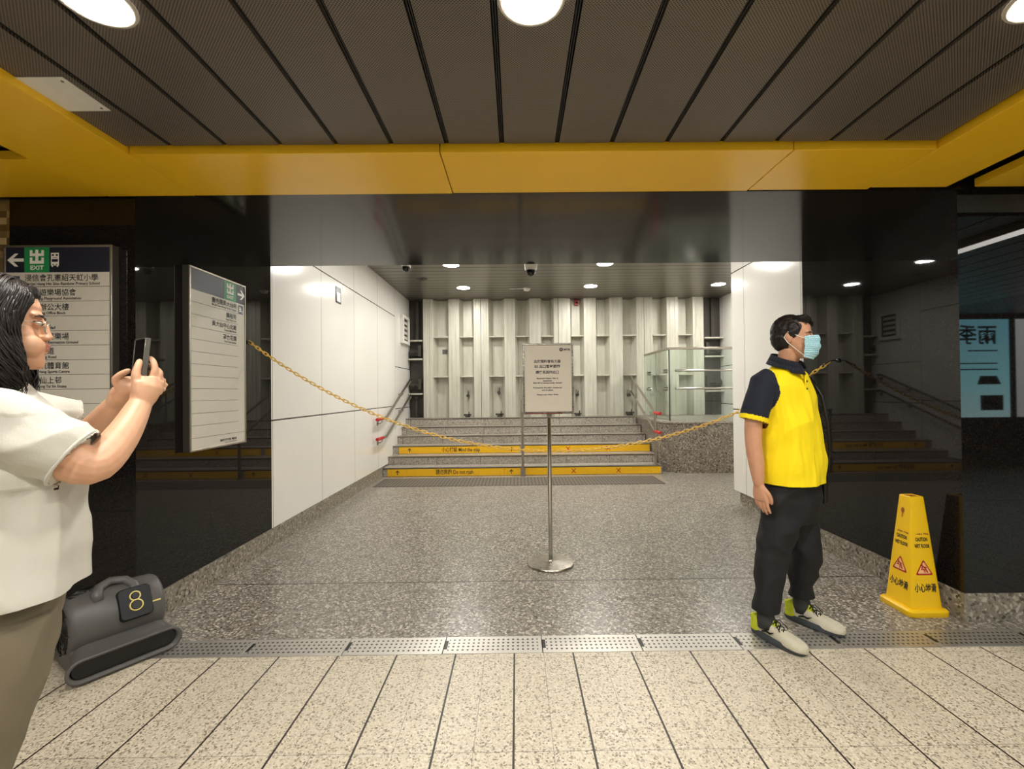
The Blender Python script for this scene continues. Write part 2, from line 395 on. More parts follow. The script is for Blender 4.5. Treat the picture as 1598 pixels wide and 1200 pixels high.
for k, words, nx in ((0, '請勿奔跑 Do not rush', 0), (2, '小心梯級 Mind the step', 1)):
    y = Y0+k*T-.004; z0 = k*RI+.006; z1 = (k+1)*RI-.020
    for seg, (xa, xb) in enumerate(((-2.08 if k == 0 else -2.05, .045), (.13, 2.30))):
        b = MB(); b.box(xa, xb, y, y+.004, z0, z1); rs = b.build('riser_sticker', 'sticker', st, label='yellow sticker with %s' % ('arrows and words' if seg == 0 else 'red crosses'))
        ink = MB()
        zc = (z0+z1)/2
        if seg == 0:
            put_text(ink, words, -1.31, zc-.028, .092, width=.60 if k == 0 else .66, y=y-.001, bold=.0012)
            ink.build('lettering', 'ink', rs)
            for xa_ in ((-1.92, -.10) if k == 0 else (-1.87, -.10)):
                ar = MB()
                for qi, q in enumerate((((-.006, -.036), (.006, -.036), (.006, .032), (-.006, .032)), ((-.032, .004), (-.024, -.004), (.004, .026), (0, .038)), ((.032, .004), (.024, -.004), (-.004, .026), (0, .038)))):
                    ar.add([(xa_+p[0], y-.001-.0002*qi, zc+p[1]) for p in q], [(0, 1, 2, 3)])
                ar.build('arrow', 'ink', rs)
        else:
            for xa_ in ((.90, 1.62) if k == 0 else (.88, 1.58)):
                ar = MB()
                for sg in (-1, 1): ar.add([(xa_+p[0]*sg, y-.001-.0002*sg, zc+p[1]) for p in ((-.038, -.034), (-.028, -.040), (.038, .034), (.028, .040))], [(0, 1, 2, 3)])
                ar.build('red_cross', 'ink_red', rs)
# landing behind the steps on the right, with a rounded granite front
pl = []
R_ = .45; cx_, cy_ = 2.335+R_, 7.2+R_
for i in range(13):
    a = pi+ (pi/2)*i/12; pl.append((cx_+R_*cos(a), cy_+R_*sin(a)))
pl = pl+[(4.135, 7.2), (4.135, 9.13), (2.335, 9.13)]
b = MB(); b.rings([[(x, y, 0) for x, y in pl], [(x, y, .80) for x, y in pl]]); 
lb = tag(b.build('landing_block', 'planter_granite', smooth='auto'), 'speckled granite landing block with a rounded corner right of the steps', 'landing')
cpb = MB(); e = .012
pc = [(x+(-e if x < 2.34 else -e*.7 if x < 3 else 0), y+(-e if y < 8.5 else 0)) for x, y in pl]; cpb.rings([[(x, y, .80) for x, y in pc], [(x, y, .835) for x, y in pc]])
cpb.build('coping', 'step_granite', lb, bevel=.004)
# ribbed mat at the foot of the steps
tag(MB().box(-2.07, 2.12, 6.42, 7.02, 0, .006).build('entrance_mat', 'mat', bevel=.002), 'dark ribbed mat on the floor below the bottom step', 'mat')

# drain covers, each a lift-out plate
px0 = .12
proto = None
dl = {-5: 'perforated steel drain cover behind the legs of the woman', -4: 'perforated steel drain cover hidden behind the grey blower', -3: 'perforated steel drain cover starting at the right tip of the grey blower',
      -2: 'perforated steel drain cover, first one clear to the right of the grey blower', -1: 'perforated steel drain cover, second one clear to the right of the grey blower',
      0: 'perforated steel drain cover just left of the base of the notice pole', 1: 'perforated steel drain cover in front of the notice pole',
      2: 'perforated steel drain cover ending at the left shoe-heel of the masked man', 3: 'perforated steel drain cover under the shoes of the masked man',
      4: 'perforated steel drain cover in front of the yellow warning cone', 5: 'perforated steel drain cover, rightmost one against the black wall'}
for i in range(-5, 8):
    xc = px0+(i-.5)*.5165; lab = dl.get(i)
    if lab is None: lab = 'perforated steel drain cover beyond the %s end of the view' % ('left' if i < 0 else 'right')
    if proto is None:
        proto = thing('drain_cover', lab, 'drain cover', (xc, 2.391, 0), 0, 'drain covers across the floor')
        pb = MB().box(-.2565, .2565, -.079, .079, -.006, .002); pp = pb.build('plate', 'drain', proto, world=False, bevel=.0015)
        sb = MB().box(-.2565, -.240, -.038, .038, .002, .0035); sb.build('lifting_slot', 'black', proto, world=False, label='dark slot at the joint')
    else: dup(proto, (xc, 2.391, 0), 0, lab)

# ================================================================ LAMPS
def downlight(x, y, z, r, lamp, lab, grp):
    t = thing('ceiling_lamp', lab, 'ceiling lamp', (x, y, z), 0, grp)
    tr = MB(); n = 32
    rg = [[(rr*cos(2*pi*j/n), rr*sin(2*pi*j/n), zz) for j in range(n)] for rr, zz in ((r*.98, -.001), (r*1.0, -.006), (r*1.13, -.006), (r*1.16, -.001))]
    tr.rings(rg, cap=False); tr.build('trim_ring', 'trim', t, world=False, smooth=True)
    MB().lathe((0, 0, 0), [(r*.6, -.007), (r*.98, -.004), (r*.98, -.0005)]).build('diffuser', lamp, t, world=False, smooth=True)
    return t
hall = [(-1.225, 1.31, 'round ceiling lamp at the top left above the woman'), (.055, 1.31, 'round ceiling lamp at the top centre of the ceiling'), (1.60, 1.31, 'round ceiling lamp at the top right corner of the ceiling')]
for x, y, lab in hall: downlight(x, y, 2.5, .088, 'lamp_hall', lab, 'round lamps in the hall ceiling')
for x in (-3.6, -1.2, .055, 1.6, 4.2):  # unseen lamp rows added behind the camera to brighten the foreground
    for y in (-.2, -1.9): downlight(x, y, 2.5, .088, 'lamp_hall', 'unseen ceiling lamp added behind the viewer to light the foreground', 'added lamps behind the viewer')
for x, y, lab in ((-.94, 6.53, 'front left lamp in the passage ceiling'), (1.31, 6.53, 'front right lamp in the passage ceiling'), (-.93, 7.97, 'rear left lamp in the passage ceiling, before the barrier'),
                  (1.33, 7.93, 'rear middle lamp in the passage ceiling, before the barrier'), (3.58, 7.88, 'rear right lamp in the passage ceiling above the glass'),
                  (-.94, 5.08, 'passage ceiling lamp hidden behind the lintel, left'), (1.31, 5.08, 'passage ceiling lamp hidden behind the lintel, right'), (3.58, 6.5, 'passage ceiling lamp hidden behind the right wall')):
    downlight(x, y, CH, .112, 'lamp_pass', lab, 'round lamps in the passage ceiling')
# long strip fitting in the hall ceiling, off to the right, mirrored in the black wall
t = thing('strip_lamp', 'long ceiling strip fitting mirrored in the black wall', 'strip lamp', (3.66, 1.5, 2.5))
MB().box(3.60, 3.72, .6, 2.06, 2.46, 2.5).build('housing', 'trim', t)
n = NT('strip_glow'); n.set(em=(1, .95, .88, 1), es=2.2); M['strip'] = n.m
MB().box(3.615, 3.705, .62, 2.04, 2.452, 2.4605).build('diffuser', 'strip', t)
# backlit posters across the hall, seen mirrored in the black wall
def poster(x0, x1, lab, main):
    t = thing('backlit_poster', lab, 'poster', ((x0+x1)/2, -2.34, 0))
    MB().box(x0-.045, x1+.045, -2.48, -2.305, .74, 2.493).build('case', 'dark_metal', t, bevel=.004)
    n = NT('poster_glow_'+('blue' if main else 'grey')); p = n.xyz(n.pos())
    c = n.ramp(n.math('MULTIPLY', n.math('SUBTRACT', p[2], .8), .55), [(0, s2l((150, 180, 180))), (.4, s2l((120, 176, 180))), (1, s2l((96, 150, 165)))] if main else [(0, s2l((150, 150, 148))), (1, s2l((170, 170, 168)))])
    n.set(col=(.02, .02, .02, 1), em=c, es=1.6); M['pst'] = n.m
    f = MB().add([(x0, -2.303, .835), (x1, -2.303, .835), (x1, -2.303, 2.465), (x0, -2.303, 2.465)], [(0, 1, 2, 3)]).build('poster_face', 'pst', t)
    if main:
        ink = MB(); xf = Matrix.Translation((x1, -2.297, 0)) @ Matrix.Rotation(pi, 4, 'Z')
        put_text(ink, '雨季', .20, 2.08, .34, xf=xf, bold=.006); put_text(ink, '雨', 10, 0, .01, xf=xf) if False else None
        for zz, w in ((1.93, .5), (1.72, .66), (1.62, .66)): plate(ink, x1-.20-w, x1-.20, zz, zz+.02, -2.297)
        ink.build('lettering', 'dome', f)
        hs = MB(); hs.prism([(x1-.55, 1.38), (x1-.15, 1.38), (x1-.22, 1.52), (x1-.50, 1.52)], -2.300, -2.296); hs.box(x1-.5, x1-.12, -2.300, -2.296, .95, 1.2)
        hs.build('house_drawing', 'teal_badge', f)
poster(6.95, 8.20, 'pale blue backlit poster mirrored in the black wall on the right', True)
poster(8.31, 9.35, 'plain grey backlit poster at the right of the pale blue one', False)
# ================================================================ SIGN BOARDS
def board(loc, rz, lab, left, rows):
    """local frame: x to the right, -y to the viewer, z up from the lower edge; 0.60 x 1.215 m"""
    t = thing('sign_board', lab, 'sign', loc, rz)
    w, h, d = .6, 1.215, .045
    MB().box(0, w, -d, 0, 0, h).build('back_case', 'dark_metal', t, world=False, bevel=.003)
    f = MB()
    for a in ((0, w, 0, .012), (0, w, h-.012, h), (0, .012, .012, h-.012), (w-.012, w, .012, h-.012)): f.box(a[0], a[1], -d-.006, -d+.001, a[2], a[3])
    f.build('frame', 'alu_frame', t, world=False, bevel=.002)
    y = -d-.002
    face = plate(MB(), .012, w-.012, .012, h-.012, y+.001).build('sign_face', 'sign_face', t, world=False)
    hz = h-.012-.139
    hd = plate(MB(), .012, w-.012, hz, h-.012, y).build('header_band', 'navy_sign', t, world=False, label='navy band along the top')
    gx = .115 if left else .345
    gp = plate(MB(), gx, gx+.139, hz, h-.012, y-.0006).build('exit_symbol', 'green_sign', t, world=False, label='green exit square')
    mk = MB()
    def bx(x0, x1, z0, z1, m=mk): plate(m, x0, x1, z0, z1, y-.0012)
    c = gx+.07; zb = hz+.048; u = .0098           # the heavy square exit character
    bx(c-.85*u, c+.85*u, zb, zb+8*u)
    for a, b in ((-4., -.85), (.85, 4.)):
        bx(c+a*u, c+b*u, zb, zb+1.7*u); bx(c+a*u, c+b*u, zb+4.3*u, zb+5.9*u)
    for a, b in ((-4., -2.5), (2.5, 4.)):
        bx(c+a*u, c+b*u, zb+1.7*u, zb+3.5*u); bx(c+a*u, c+b*u, zb+5.9*u, zb+7.7*u)
    put_text(mk, 'EXIT', c, hz+.015, .032, width=.074, align='CENTER', y=y-.0012, bold=.0008)
    ax, az, sg = (.068, hz+.069, 1) if left else (.545, hz+.069, -1)
    for q in ([(-.046, 0), (-.032, .009), (.046, .009), (.046, -.009), (-.032, -.009)], [(-.046, 0), (-.004, .036), (.016, .036), (-.022, 0)], [(-.046, 0), (-.022, 0), (.016, -.036), (-.004, -.036)]):
        q = [(ax+a*sg, y-.0012, az+b) for a, b in q]; q and mk.add([(p[0], p[1]-.0002*len(q), p[2]) for p in q], [tuple(range(len(q)))])
    if left:
        x0 = gx+.148; bx(x0, x0+.044, hz+.037, hz+.108); bx(x0+.004, x0+.012, hz+.03, hz+.037); bx(x0+.032, x0+.040, hz+.03, hz+.037)
    mk.build('header_symbols', 'sign_white', t, world=False)
    if left:
        m2 = MB(); x0 = gx+.148
        for a in ((.005, .017, .090, .1), (.027, .039, .090, .1), (.009, .035, .080, .083), (.005, .039, .057, .073), (.009, .016, .040, .046), (.028, .035, .040, .046)):
            plate(m2, x0+a[0], x0+a[1], hz+a[2], hz+a[3], y-.0018)
        m2.build('bus_windows', 'navy_sign', t, world=False)
    ln = MB(); P_ = .0815
    for k in range(1, 13):
        zz = hz-k*P_; xe = w-.012 if left or k == 12 else w-.095
        plate(ln, .012, xe, zz, zz+.0022, y-.0002)
    ln.build('row_lines', 'ink_grey', t, world=False)
    for k, (zh, en, we) in enumerate(rows):
        zt = hz-k*P_; tx = MB()
        if left:
            put_text(tx, zh, .116, zt-.046, .0415, width=.0405*len(zh), y=y-.0006, bold=.0002)
            put_text(tx, en, .116, zt-.071, .0215, width=we, y=y-.0006, bold=.0003)
        else:
            vs, fs = text_mesh(zh, .04); k_ = .0385*len(zh)
            put_text(tx, zh, .485-k_, zt-.044, .040, width=k_, y=y-.0006, bold=.0004)
            put_text(tx, en, .485-we, zt-.068, .020, width=we, y=y-.0006, bold=.0004)
        tx.build('row_lettering', 'ink', t, world=False)
    if not left:
        tx = MB(); put_text(tx, '查詢熱線 電話', .485-.19, .040, .017, width=.19, y=y-.0006, bold=.0004)
        plate(tx, .345, .485, .026, .029, y-.0006); tx.build('footnote_lettering', 'ink', t, world=False)
    bx0, bz1 = (.034, hz-.020) if left else (.512, hz-.012)
    bd = plate(MB(), bx0, bx0+.056, bz1-.066, bz1, y-.0006).build('exit_badge', 'teal_badge', t, world=False, label='blue-grey exit badge')
    bt = MB(); put_text(bt, 'B', bx0+.006, bz1-.050, .052, y=y-.0012, bold=.001); put_text(bt, '1' if left else '3', bx0+.038, bz1-.056, .026, y=y-.0012, bold=.0006)
    bt.build('badge_lettering', 'sign_white', bd, world=False)
    return t
board((-2.845, YF, .968), 0, 'tall exit directory board on the black wall behind the woman, arrow pointing left', True,
      [('浸信會孔憲紹天虹小學', 'Baptist Hung Hin Shiu Rainbow Primary School', .414), ('香港遊樂場協會', 'Hong Kong Playground Association', .312),
       ('龍翔辦公大樓', 'Lung Cheung Office Block', .226), ('龍翔道', 'Lung Cheung Road', .168), ('馬仔坑遊樂場', 'Ma Chai Hang Recreation Ground', .295),
       ('馬仔坑道', 'Ma Chai Hang Road', .173), ('馬仔坑體育館', 'Ma Chai Hang Sports Centre', .247), ('黃大仙上邨', 'Upper Wong Tai Sin Estate', .230)])
board((XL, 2.905, .97), pi/2, 'exit directory board on the side of the black jamb, arrow pointing right', False,
      [('嗇色園黃大仙祠', 'Sik Sik Yuen Wong Tai Sin Temple', .27), ('鵬程苑', 'Pang Ching Court', .12), ('黃大仙中心北館', 'Temple Mall North', .14), ('翠竹花園', 'Tsui Chuk Garden', .14)])

# ================================================================ NOTICE ON A POLE
t = thing('notice_stand', 'steel pole stand holding a framed paper notice in the middle of the passage', 'notice stand', (.25, 3.5, 0))
px, py = .25, 3.5
MB().lathe((px, py, 0), [(.170, 0), (.178, .002), (.180, .010), (.176, .016), (.10, .021), (.03, .026), (.022, .027)], 48).build('base', 'steel', t, smooth='auto')
MB().cyl((px, py, .02), (px, py, 1.17), .0165).lathe((px, py, 0), [(.03, .02), (.021, .035)], 24).build('pole', 'chrome', t, smooth='auto')
x0, x1, z0, z1 = .049, .440, 1.165, 1.712; y = py-.03
f = MB()
for a in ((x0, x1, z0, z0+.014), (x0, x1, z1-.014, z1), (x0, x0+.014, z0+.014, z1-.014), (x1-.014, x1, z0+.014, z1-.014)): f.box(a[0], a[1], y-.012, y+.012, a[2], a[3])
f.build('frame', 'steel', t, bevel=.003)
MB().box(x0+.01, x1-.01, y, y+.006, z0+.01, z1-.01).build('backing', 'dark_metal', t)
MB().box(px-.02, px+.02, y+.006, py+.01, z0-.03, z0+.05).build('bracket', 'steel', t, bevel=.003)
pn = MB().box(x0+.014, x1-.014, y-.004, y-.001, z0+.018, z1-.014).build('notice_sheet', 'paper', t)
xc = (x0+x1)/2-.006; yy = y-.005
for s, z, sz, w in (('由於預料會有大雨', 1.563, .026, .205), ('B3 出口暫時關閉', 1.524, .026, .195), ('請使用其他出口', 1.479, .026, .178),
                    ('Because heavy rain is', 1.437, .014, .165), ('expected', 1.418, .014, .068), ('Exit B3 is temporarily closed', 1.401, .014, .218),
                    ('Preventive flooding measures', 1.365, .014, .222), ('are in place', 1.346, .014, .086), ('Please use other Exits', 1.311, .014, .165)):
    put_text(MB(), s, xc, z, sz, width=w, align='CENTER', y=yy, bold=.0005).build('notice_line', 'ink', pn)
ink = MB()
put_text(ink, 'MTR', .366, 1.655, .021, width=.052, y=yy, bold=.001)
n_ = 24; ink.add([(.347+.014*cos(2*pi*j/n_), yy, 1.663+.014*sin(2*pi*j/n_)) for j in range(n_)], [tuple(range(n_))])
ink.build('emblem', 'ink', pn)
w = MB(); plate(w, .3455, .3485, 1.653, 1.673, yy-.0005); plate(w, .340, .354, 1.6615, 1.6645, yy-.0005); w.build('emblem_mark', 'paper', pn)
MB().box(x0+.016, x1-.09, y-.013, y-.0115, z0+.002, z0+.010).build('red_edge_strip', 'dark_red', t, label='dark red strip along the lower frame edge')

# ================================================================ CHAIN
def catenary(P0, P1, low):
    span = P1[0]-P0[0]; h0, h1 = P0[2]-low, P1[2]-low; lo_, hi_ = .5, 30
    for _ in range(80):
        a = (lo_+hi_)/2; L_ = a*(math.acosh(1+h0/a)+math.acosh(1+h1/a))
        if L_ > span: hi_ = a
        else: lo_ = a
    xm = P0[0]+a*math.acosh(1+h0/a)
    return lambda x: (x, P0[1]+(P1[1]-P0[1])*(x-P0[0])/span, low+a*(cosh((x-xm)/a)-1))
P0, P1 = (XL+.03, 3.60, 1.754), (XR-.06, 3.52, 1.555)
cf_ = catenary(P0, P1, .868)
ct = thing('plastic_chain', 'yellow plastic chain hung across the passage behind the notice pole', 'chain', (.3, 3.56, .868))
pts = [Vector(cf_(P0[0]+(P1[0]-P0[0])*i/600)) for i in range(601)]
ch = MB(); step = .0375; nxt = 0; acc = 0; k = 0; Lk = .026; wd = .0105; rr = .0036
for a, b in zip(pts, pts[1:]):
    seg = (b-a).length
    while acc+seg >= nxt:
        p = a.lerp(b, (nxt-acc)/seg); d = (b-a).normalized(); side = Vector((0, 1, 0)) if k % 2 else d.cross(Vector((0, 1, 0)))
        up = d.cross(side).normalized(); side = up.cross(d).normalized(); q = [] 
        for j in range(12):
            an = 2*pi*j/12; q.append(p+d*(cos(an)*wd+(Lk-wd)*(1 if cos(an) > 0 else -1 if cos(an) < -1e-6 else 0))+side*sin(an)*wd)
        ch.tube(q, rr, 6, closed=True, cap=False); nxt += step; k += 1
    acc += seg
ch.build('chain_links', 'chain', ct, smooth=True)
for P_, sx in ((P0, -1), (P1, 1)):
    hk = MB(); P_ = Vector(P_)
    wx = XL if sx < 0 else XR
    hk.cyl((wx, P_.y, P_.z+.004), (wx-sx*.012, P_.y, P_.z+.004), .016).tube([(wx-sx*.01, P_.y, P_.z+.004), (P_.x+sx*.01, P_.y, P_.z+.006), (P_.x-sx*.004, P_.y, P_.z-.004), (P_.x, P_.y, P_.z-.012)], .004, 8)
    if sx > 0: hk.tube([P_, P_+Vector((-.07, .0, -.035))], .006, 8)
    hk.build('wall_hook', 'black', ct, smooth=True)

# ================================================================ HANDRAILS
def rail_pair(name, lab, x, hi, lo, posts, wall=None, red=True):
    t = thing(name, lab, 'handrail', (x, hi[0][1], 0))
    for line in (hi, lo):
        pts = [Vector((x+p[0], p[1], p[2])) for p in line]
        r = MB().tube(pts, .021, 12); rl = r.build('rail', 'steel', t, smooth='auto')
        if red:
            a, b = pts[0], pts[1]; d = (b-a).normalized()
            MB().tube([a-d*.03, a+d*.26 if (b-a).length > .26 else b], .0245, 12).build('red_sleeve', 'red', rl, smooth='auto', label='red plastic end sleeve')
        if wall is not None:
            for f in (.06, .55, .93):
                i = f*(len(pts)-1); k = min(int(i), len(pts)-2); p = pts[k].lerp(pts[k+1], i-k)
                if f == .06: p = pts[0].lerp(pts[1], .5)
                br = MB().tube([p, p+Vector((0, 0, -.05)), p+Vector(((wall-p.x)*.4, 0, -.075)), (wall, p.y, p.z-.075)], .009, 8).cyl((wall, p.y, p.z-.075), (wall-.012*(1 if wall > 0 else -1), p.y, p.z-.075), .035)
                br.build('bracket', 'steel', rl, smooth='auto')
    for (yy_, za, zb) in posts: MB().cyl((x, yy_, za), (x, yy_, zb), .022, n=16).cyl((x, yy_, za), (x, yy_, za+.01), .045, n=20).build('post', 'steel', t, smooth='auto')
    return t
rail_pair('wall_handrail', 'double steel handrail with red ends along the left white wall', XL+.075, [(0, 6.72, .945), (0, 7.15, .95), (0, 8.78, 1.60), (0, 8.86, 1.60)],
          [(0, 6.72, .65), (0, 7.15, .65), (0, 8.78, 1.29), (0, 8.86, 1.29)], [], wall=XL)
rail_pair('stair_handrail', 'double steel handrail on posts at the right edge of the steps', 2.23, [(0, 7.00, .975), (0, 7.24, .975), (0, 8.72, 1.62), (0, 8.80, 1.62)],
          [(0, 7.00, .675), (0, 7.24, .675), (0, 8.72, 1.32), (0, 8.80, 1.32)], [(7.24, .14, .975), (8.4, .84, 1.47)])
rail_pair('stair_handrail', 'double steel handrail going up the middle of the steps behind the notice', .085, [(0, 7.10, 1.0), (0, 7.24, 1.0), (0, 8.62, 1.60), (0, 8.7, 1.60)],
          [(0, 7.10, .70), (0, 7.24, .70), (0, 8.62, 1.30), (0, 8.7, 1.30)], [(7.13, 0.0, 1.0), (8.5, .84, 1.55)], red=False)
# ================================================================ GLASS BALUSTRADE
t = thing('glass_balustrade', 'clear glass balustrade with steel rails on the granite landing block', 'balustrade', (2.5, 7.3, .835))
gx, gy, gz0, gz1 = 2.50, 7.32, .835, 2.0
MB().box(gx+.01, 4.13, gy, gy+.015, gz0, gz1).build('glass_pane', 'glass', t)
MB().box(gx-.008, gx+.007, gy+.01, 7.99, gz0, gz1).build('glass_pane', 'glass', t)
MB().box(gx-.008, gx+.007, 8.01, 8.70, gz0, gz1).build('glass_pane', 'glass', t)
tr_ = MB().box(gx-.02, 4.13, gy-.012, gy+.028, gz1, gz1+.04).box(gx-.02, gx+.02, gy+.028, 8.72, gz1, gz1+.04); tr_.build('top_rail', 'steel', t, bevel=.004)
for z in (1.655, 1.365):
    MB().tube([(gx+.08, gy-.055, z), (4.12, gy-.055, z)], .019, 12).build('rail', 'chrome', t, smooth='auto')
    for x in (4.02,): MB().cyl((x, gy-.005, z-.01), (x, gy-.03, z-.01), .045).cyl((x, gy-.03, z), (x, gy-.055, z), .012).build('glass_clamp', 'chrome', t, smooth='auto')
    for yy_ in (7.5, 8.4): MB().cyl((gx-.008, yy_, z), (gx-.05, yy_, z), .035).cyl((gx+.007, yy_, z), (gx+.03, yy_, z), .035).build('glass_clamp', 'chrome', t, smooth='auto')
# ================================================================ FLOOD BARRIER
ZB, ZT, YB = .8405, CH-.003, 8.9
def barrier_unit(lab, xa, xb, chans):
    """flat uprights in front, deep channels with two cross ribs each"""
    t = thing('flood_barrier_panel', lab, 'flood barrier panel', ((xa+xb)/2, YB, ZB), 0, 'flood barrier panels across the exit')
    g = .004; d = .22; edge = [xa+g]+[v for c in chans for v in c]+[xb-g]
    for i in range(0, len(edge), 2):
        if edge[i+1]-edge[i] < .02: continue
        b = MB().box(edge[i], edge[i+1], YB, YB+.02, ZB, ZT)
        w = edge[i+1]-edge[i]
        for q in (.28, .72): b.box(edge[i]+w*q-.006, edge[i]+w*q+.006, YB-.006, YB, ZB, ZT)
        b.build('upright', 'barrier', t, bevel=.003)
    for a, b_ in chans:
        c = MB(); c.box(a, b_, YB+d, YB+d+.01, ZB, ZT); sl = (b_-a)*.2
        for s_, xa_, xb_ in ((1, a, a+sl), (-1, b_, b_-sl)):       # slanting flanks
            c.add([(xa_, YB+.01, ZB), (xb_, YB+d, ZB), (xb_, YB+d, ZT), (xa_, YB+.01, ZT)], [(0, 1, 2, 3)])
        cc = c.build('channel', 'barrier', t)
        for z in (2.43, 1.64): MB().box(a+.01, b_-.01, YB+.012, YB+d, z, z+.022).build('cross_rib', 'barrier', t, bevel=.003)
    return t
def clamp(x, z, lab, y=YB+.10, s=1.0):
    t = thing('barrier_clamp', lab, 'clamp', (x, y-.06, z))
    MB().box(x-.05*s, x+.05*s, y-.05, y+.01, z, z+.03*s).cyl((x-.07*s, y-.045, z+.05*s), (x+.07*s, y-.045, z+.05*s), .016*s).build('clamp_body', 'dark_metal', t, bevel=.002)
    MB().cyl((x+.02, y-.06, z+.03), (x+.03, y-.07, z+.11*s), .010, n=10).ell((x-.06*s, y-.045, z+.05*s), (.02, .02, .02), 12, 8).build('clamp_lever', 'black', t, smooth='auto')
# black recesses and hardware at both ends of the barrier
def end_frame(lab, x0, x1, sx):
    t = thing('barrier_end_frame', lab, 'barrier frame', ((x0+x1)/2, YB+.05, ZB))
    MB().box(x0, x1, YB+.17, YB+.2, ZB, ZT).build('back_plate', 'dark_metal', t)
    MB().box((x0+x1)/2-.01, (x0+x1)/2+.05, YB+.1, YB+.17, 2.40, ZT).build('side_channel', 'dark_metal', t, bevel=.004)
    for z in (2.36, 1.99, 1.30): MB().box(x0+.005, x1-.005, YB+.0, YB+.17, z, z+.03).build('shelf_bracket', 'barrier', t, bevel=.003)
    for z in (2.08, 1.42):
        lk = MB().box(x0+.02, x1-.03, YB+.05, YB+.15, z, z+.12).cyl((x0+.04, YB+.03, z+.06), (x1-.04, YB+.03, z+.06), .03).box(x1-.09 if sx > 0 else x0+.03, x1-.03 if sx > 0 else x0+.09, YB-.01, YB+.05, z-.02, z+.2)
        lk.build('latch', 'dark_metal', t, bevel=.004)
        MB().cyl(((x0+x1)/2, YB-.005, z+.05), ((x0+x1)/2, YB+.05, z+.05), .022).build('latch_knob', 'black', t, smooth='auto')
    j = MB(); xm = (x0+x1)/2
    j.cyl((xm, YB+.06, ZB), (xm, YB+.06, ZB+.34), .018); j.cyl((xm, YB+.06, ZB+.12), (xm, YB+.06, ZB+.26), .03); j.ell((xm, YB+.06, ZB+.40), (.03, .03, .04), 14, 10); j.box(xm-.05, xm+.05, YB+.03, YB+.09, ZB, ZB+.03)
    j.build('screw_jack', 'dark_metal', t, smooth='auto')
end_frame('dark hardware recess at the left end of the flood barrier', -2.145, -1.86, 1)
end_frame('dark hardware recess at the right end of the flood barrier behind glass', 3.75, 4.135, -1)
barrier_unit('pale ribbed metal flood barrier panel, leftmost one beside the white wall', -1.85, -.70, [(-1.65, -1.34), (-1.13, -.84)])
barrier_unit('pale ribbed metal flood barrier panel, second from the left', -.70, .84, [(-.545, -.23), (-.02, .27), (.49, .75)])
barrier_unit('pale ribbed metal flood barrier panel right of the notice, under the red box', .84, 2.55, [(1.08, 1.35), (1.59, 1.86), (2.12, 2.40)])
barrier_unit('pale ribbed metal flood barrier panel, rightmost one seen partly through glass', 2.55, 3.74, [(2.72, 3.00), (3.23, 3.52)])
clamp(-.98, ZB, 'small dark clamp at the foot of the barrier, farthest left'); clamp(-.34, ZB, 'small dark clamp at the foot of the barrier, left of the notice pole', s=1.1)
clamp(1.22, ZB, 'small dark clamp at the foot of the barrier, just right of the notice'); clamp(2.26, ZB, 'small dark clamp at the foot of the barrier near the right handrail', s=1.2)
for x, z, lab in ((-.98, 1.22, 'small metal latch on the barrier, left channel'), (-.36, 1.28, 'round metal latch on the barrier left of the notice'), (1.22, 1.22, 'small metal latch on the barrier right of the notice'), (2.26, 1.2, 'small metal latch on the barrier beside the right handrail')):
    t = thing('barrier_latch', lab, 'latch', (x, YB+.09, z))
    MB().box(x-.02, x+.02, YB+.18, YB+.219, z, z+.16).build('latch_plate', 'alu_frame', t, bevel=.003)
    MB().cyl((x, YB+.07, z+.05), (x, YB+.19, z+.05), .03).cyl((x, YB+.075, z+.04), (x+.02, YB+.075, z+.13), .008, n=8).build('latch_handle', 'dark_metal', t, smooth='auto')
t = thing('alarm_box', 'small dark red box high on the flood barrier under the ceiling', 'alarm box', (1.225, YB+.1, 3.08))
MB().box(1.19, 1.27, YB+.15, YB+.218, 3.08, 3.19).build('housing', 'red', t, bevel=.004)
MB().cyl((1.23, YB+.142, 3.13), (1.23, YB+.152, 3.13), .02).build('lens', 'dome', t, smooth='auto')
tag(MB().box(-1.50, -1.39, YB+.214, YB+.219, 2.12, 2.21).build('label_plate', 'ink_grey', bevel=.002), 'small grey label plate on the leftmost barrier panel', 'label plate')
# ================================================================ THINGS ON THE WHITE WALL AND CEILINGS
t = thing('wall_plaque', 'small navy plaque with a pale square high on the left white wall', 'plaque', (XL, 5.44, 2.44))
MB().box(XL, XL+.008, 5.37, 5.525, 2.435, 2.63).build('plate', 'navy_sign', t, bevel=.003)
MB().box(XL+.008, XL+.0095, 5.395, 5.50, 2.455, 2.565).build('pale_square', 'sign_white', t)
t = thing('framed_cabinet', 'white framed notice cabinet on the left wall above the stairs', 'cabinet', (XL, 8.6, 2.27))
y0, y1, z0, z1 = 8.36, 8.86, 2.27, 2.81
f = MB()
for a in ((y0, y1, z0, z0+.06), (y0, y1, z1-.06, z1), (y0, y0+.07, z0+.06, z1-.06), (y1-.07, y1, z0+.06, z1-.06)): f.box(XL, XL+.06, a[0], a[1], a[2], a[3])
f.build('frame', 'white_plastic', t, bevel=.006)
MB().box(XL, XL+.03, y0+.06, y1-.06, z0+.05, z1-.05).build('dark_panel', 'dark_metal', t)
f = MB()
for k in range(4): f.box(XL+.03, XL+.033, y0+.11, y1-.11, z0+.10+k*.095, z0+.15+k*.095)
f.build('paper_slips', 'sign_face', t)
t = thing('dome_camera', 'large white dome camera hanging from the lintel above the notice', 'security camera', (.14, YW+.15, 2.45))
cx0, cy0 = .14, YW+.16
MB().box(cx0-.055, cx0+.06, YW, cy0+.07, 2.475, 2.56).cyl((cx0-.075, cy0, 2.535), (cx0-.05, cy0, 2.535), .012).build('housing', 'white_plastic', t, bevel=.006)
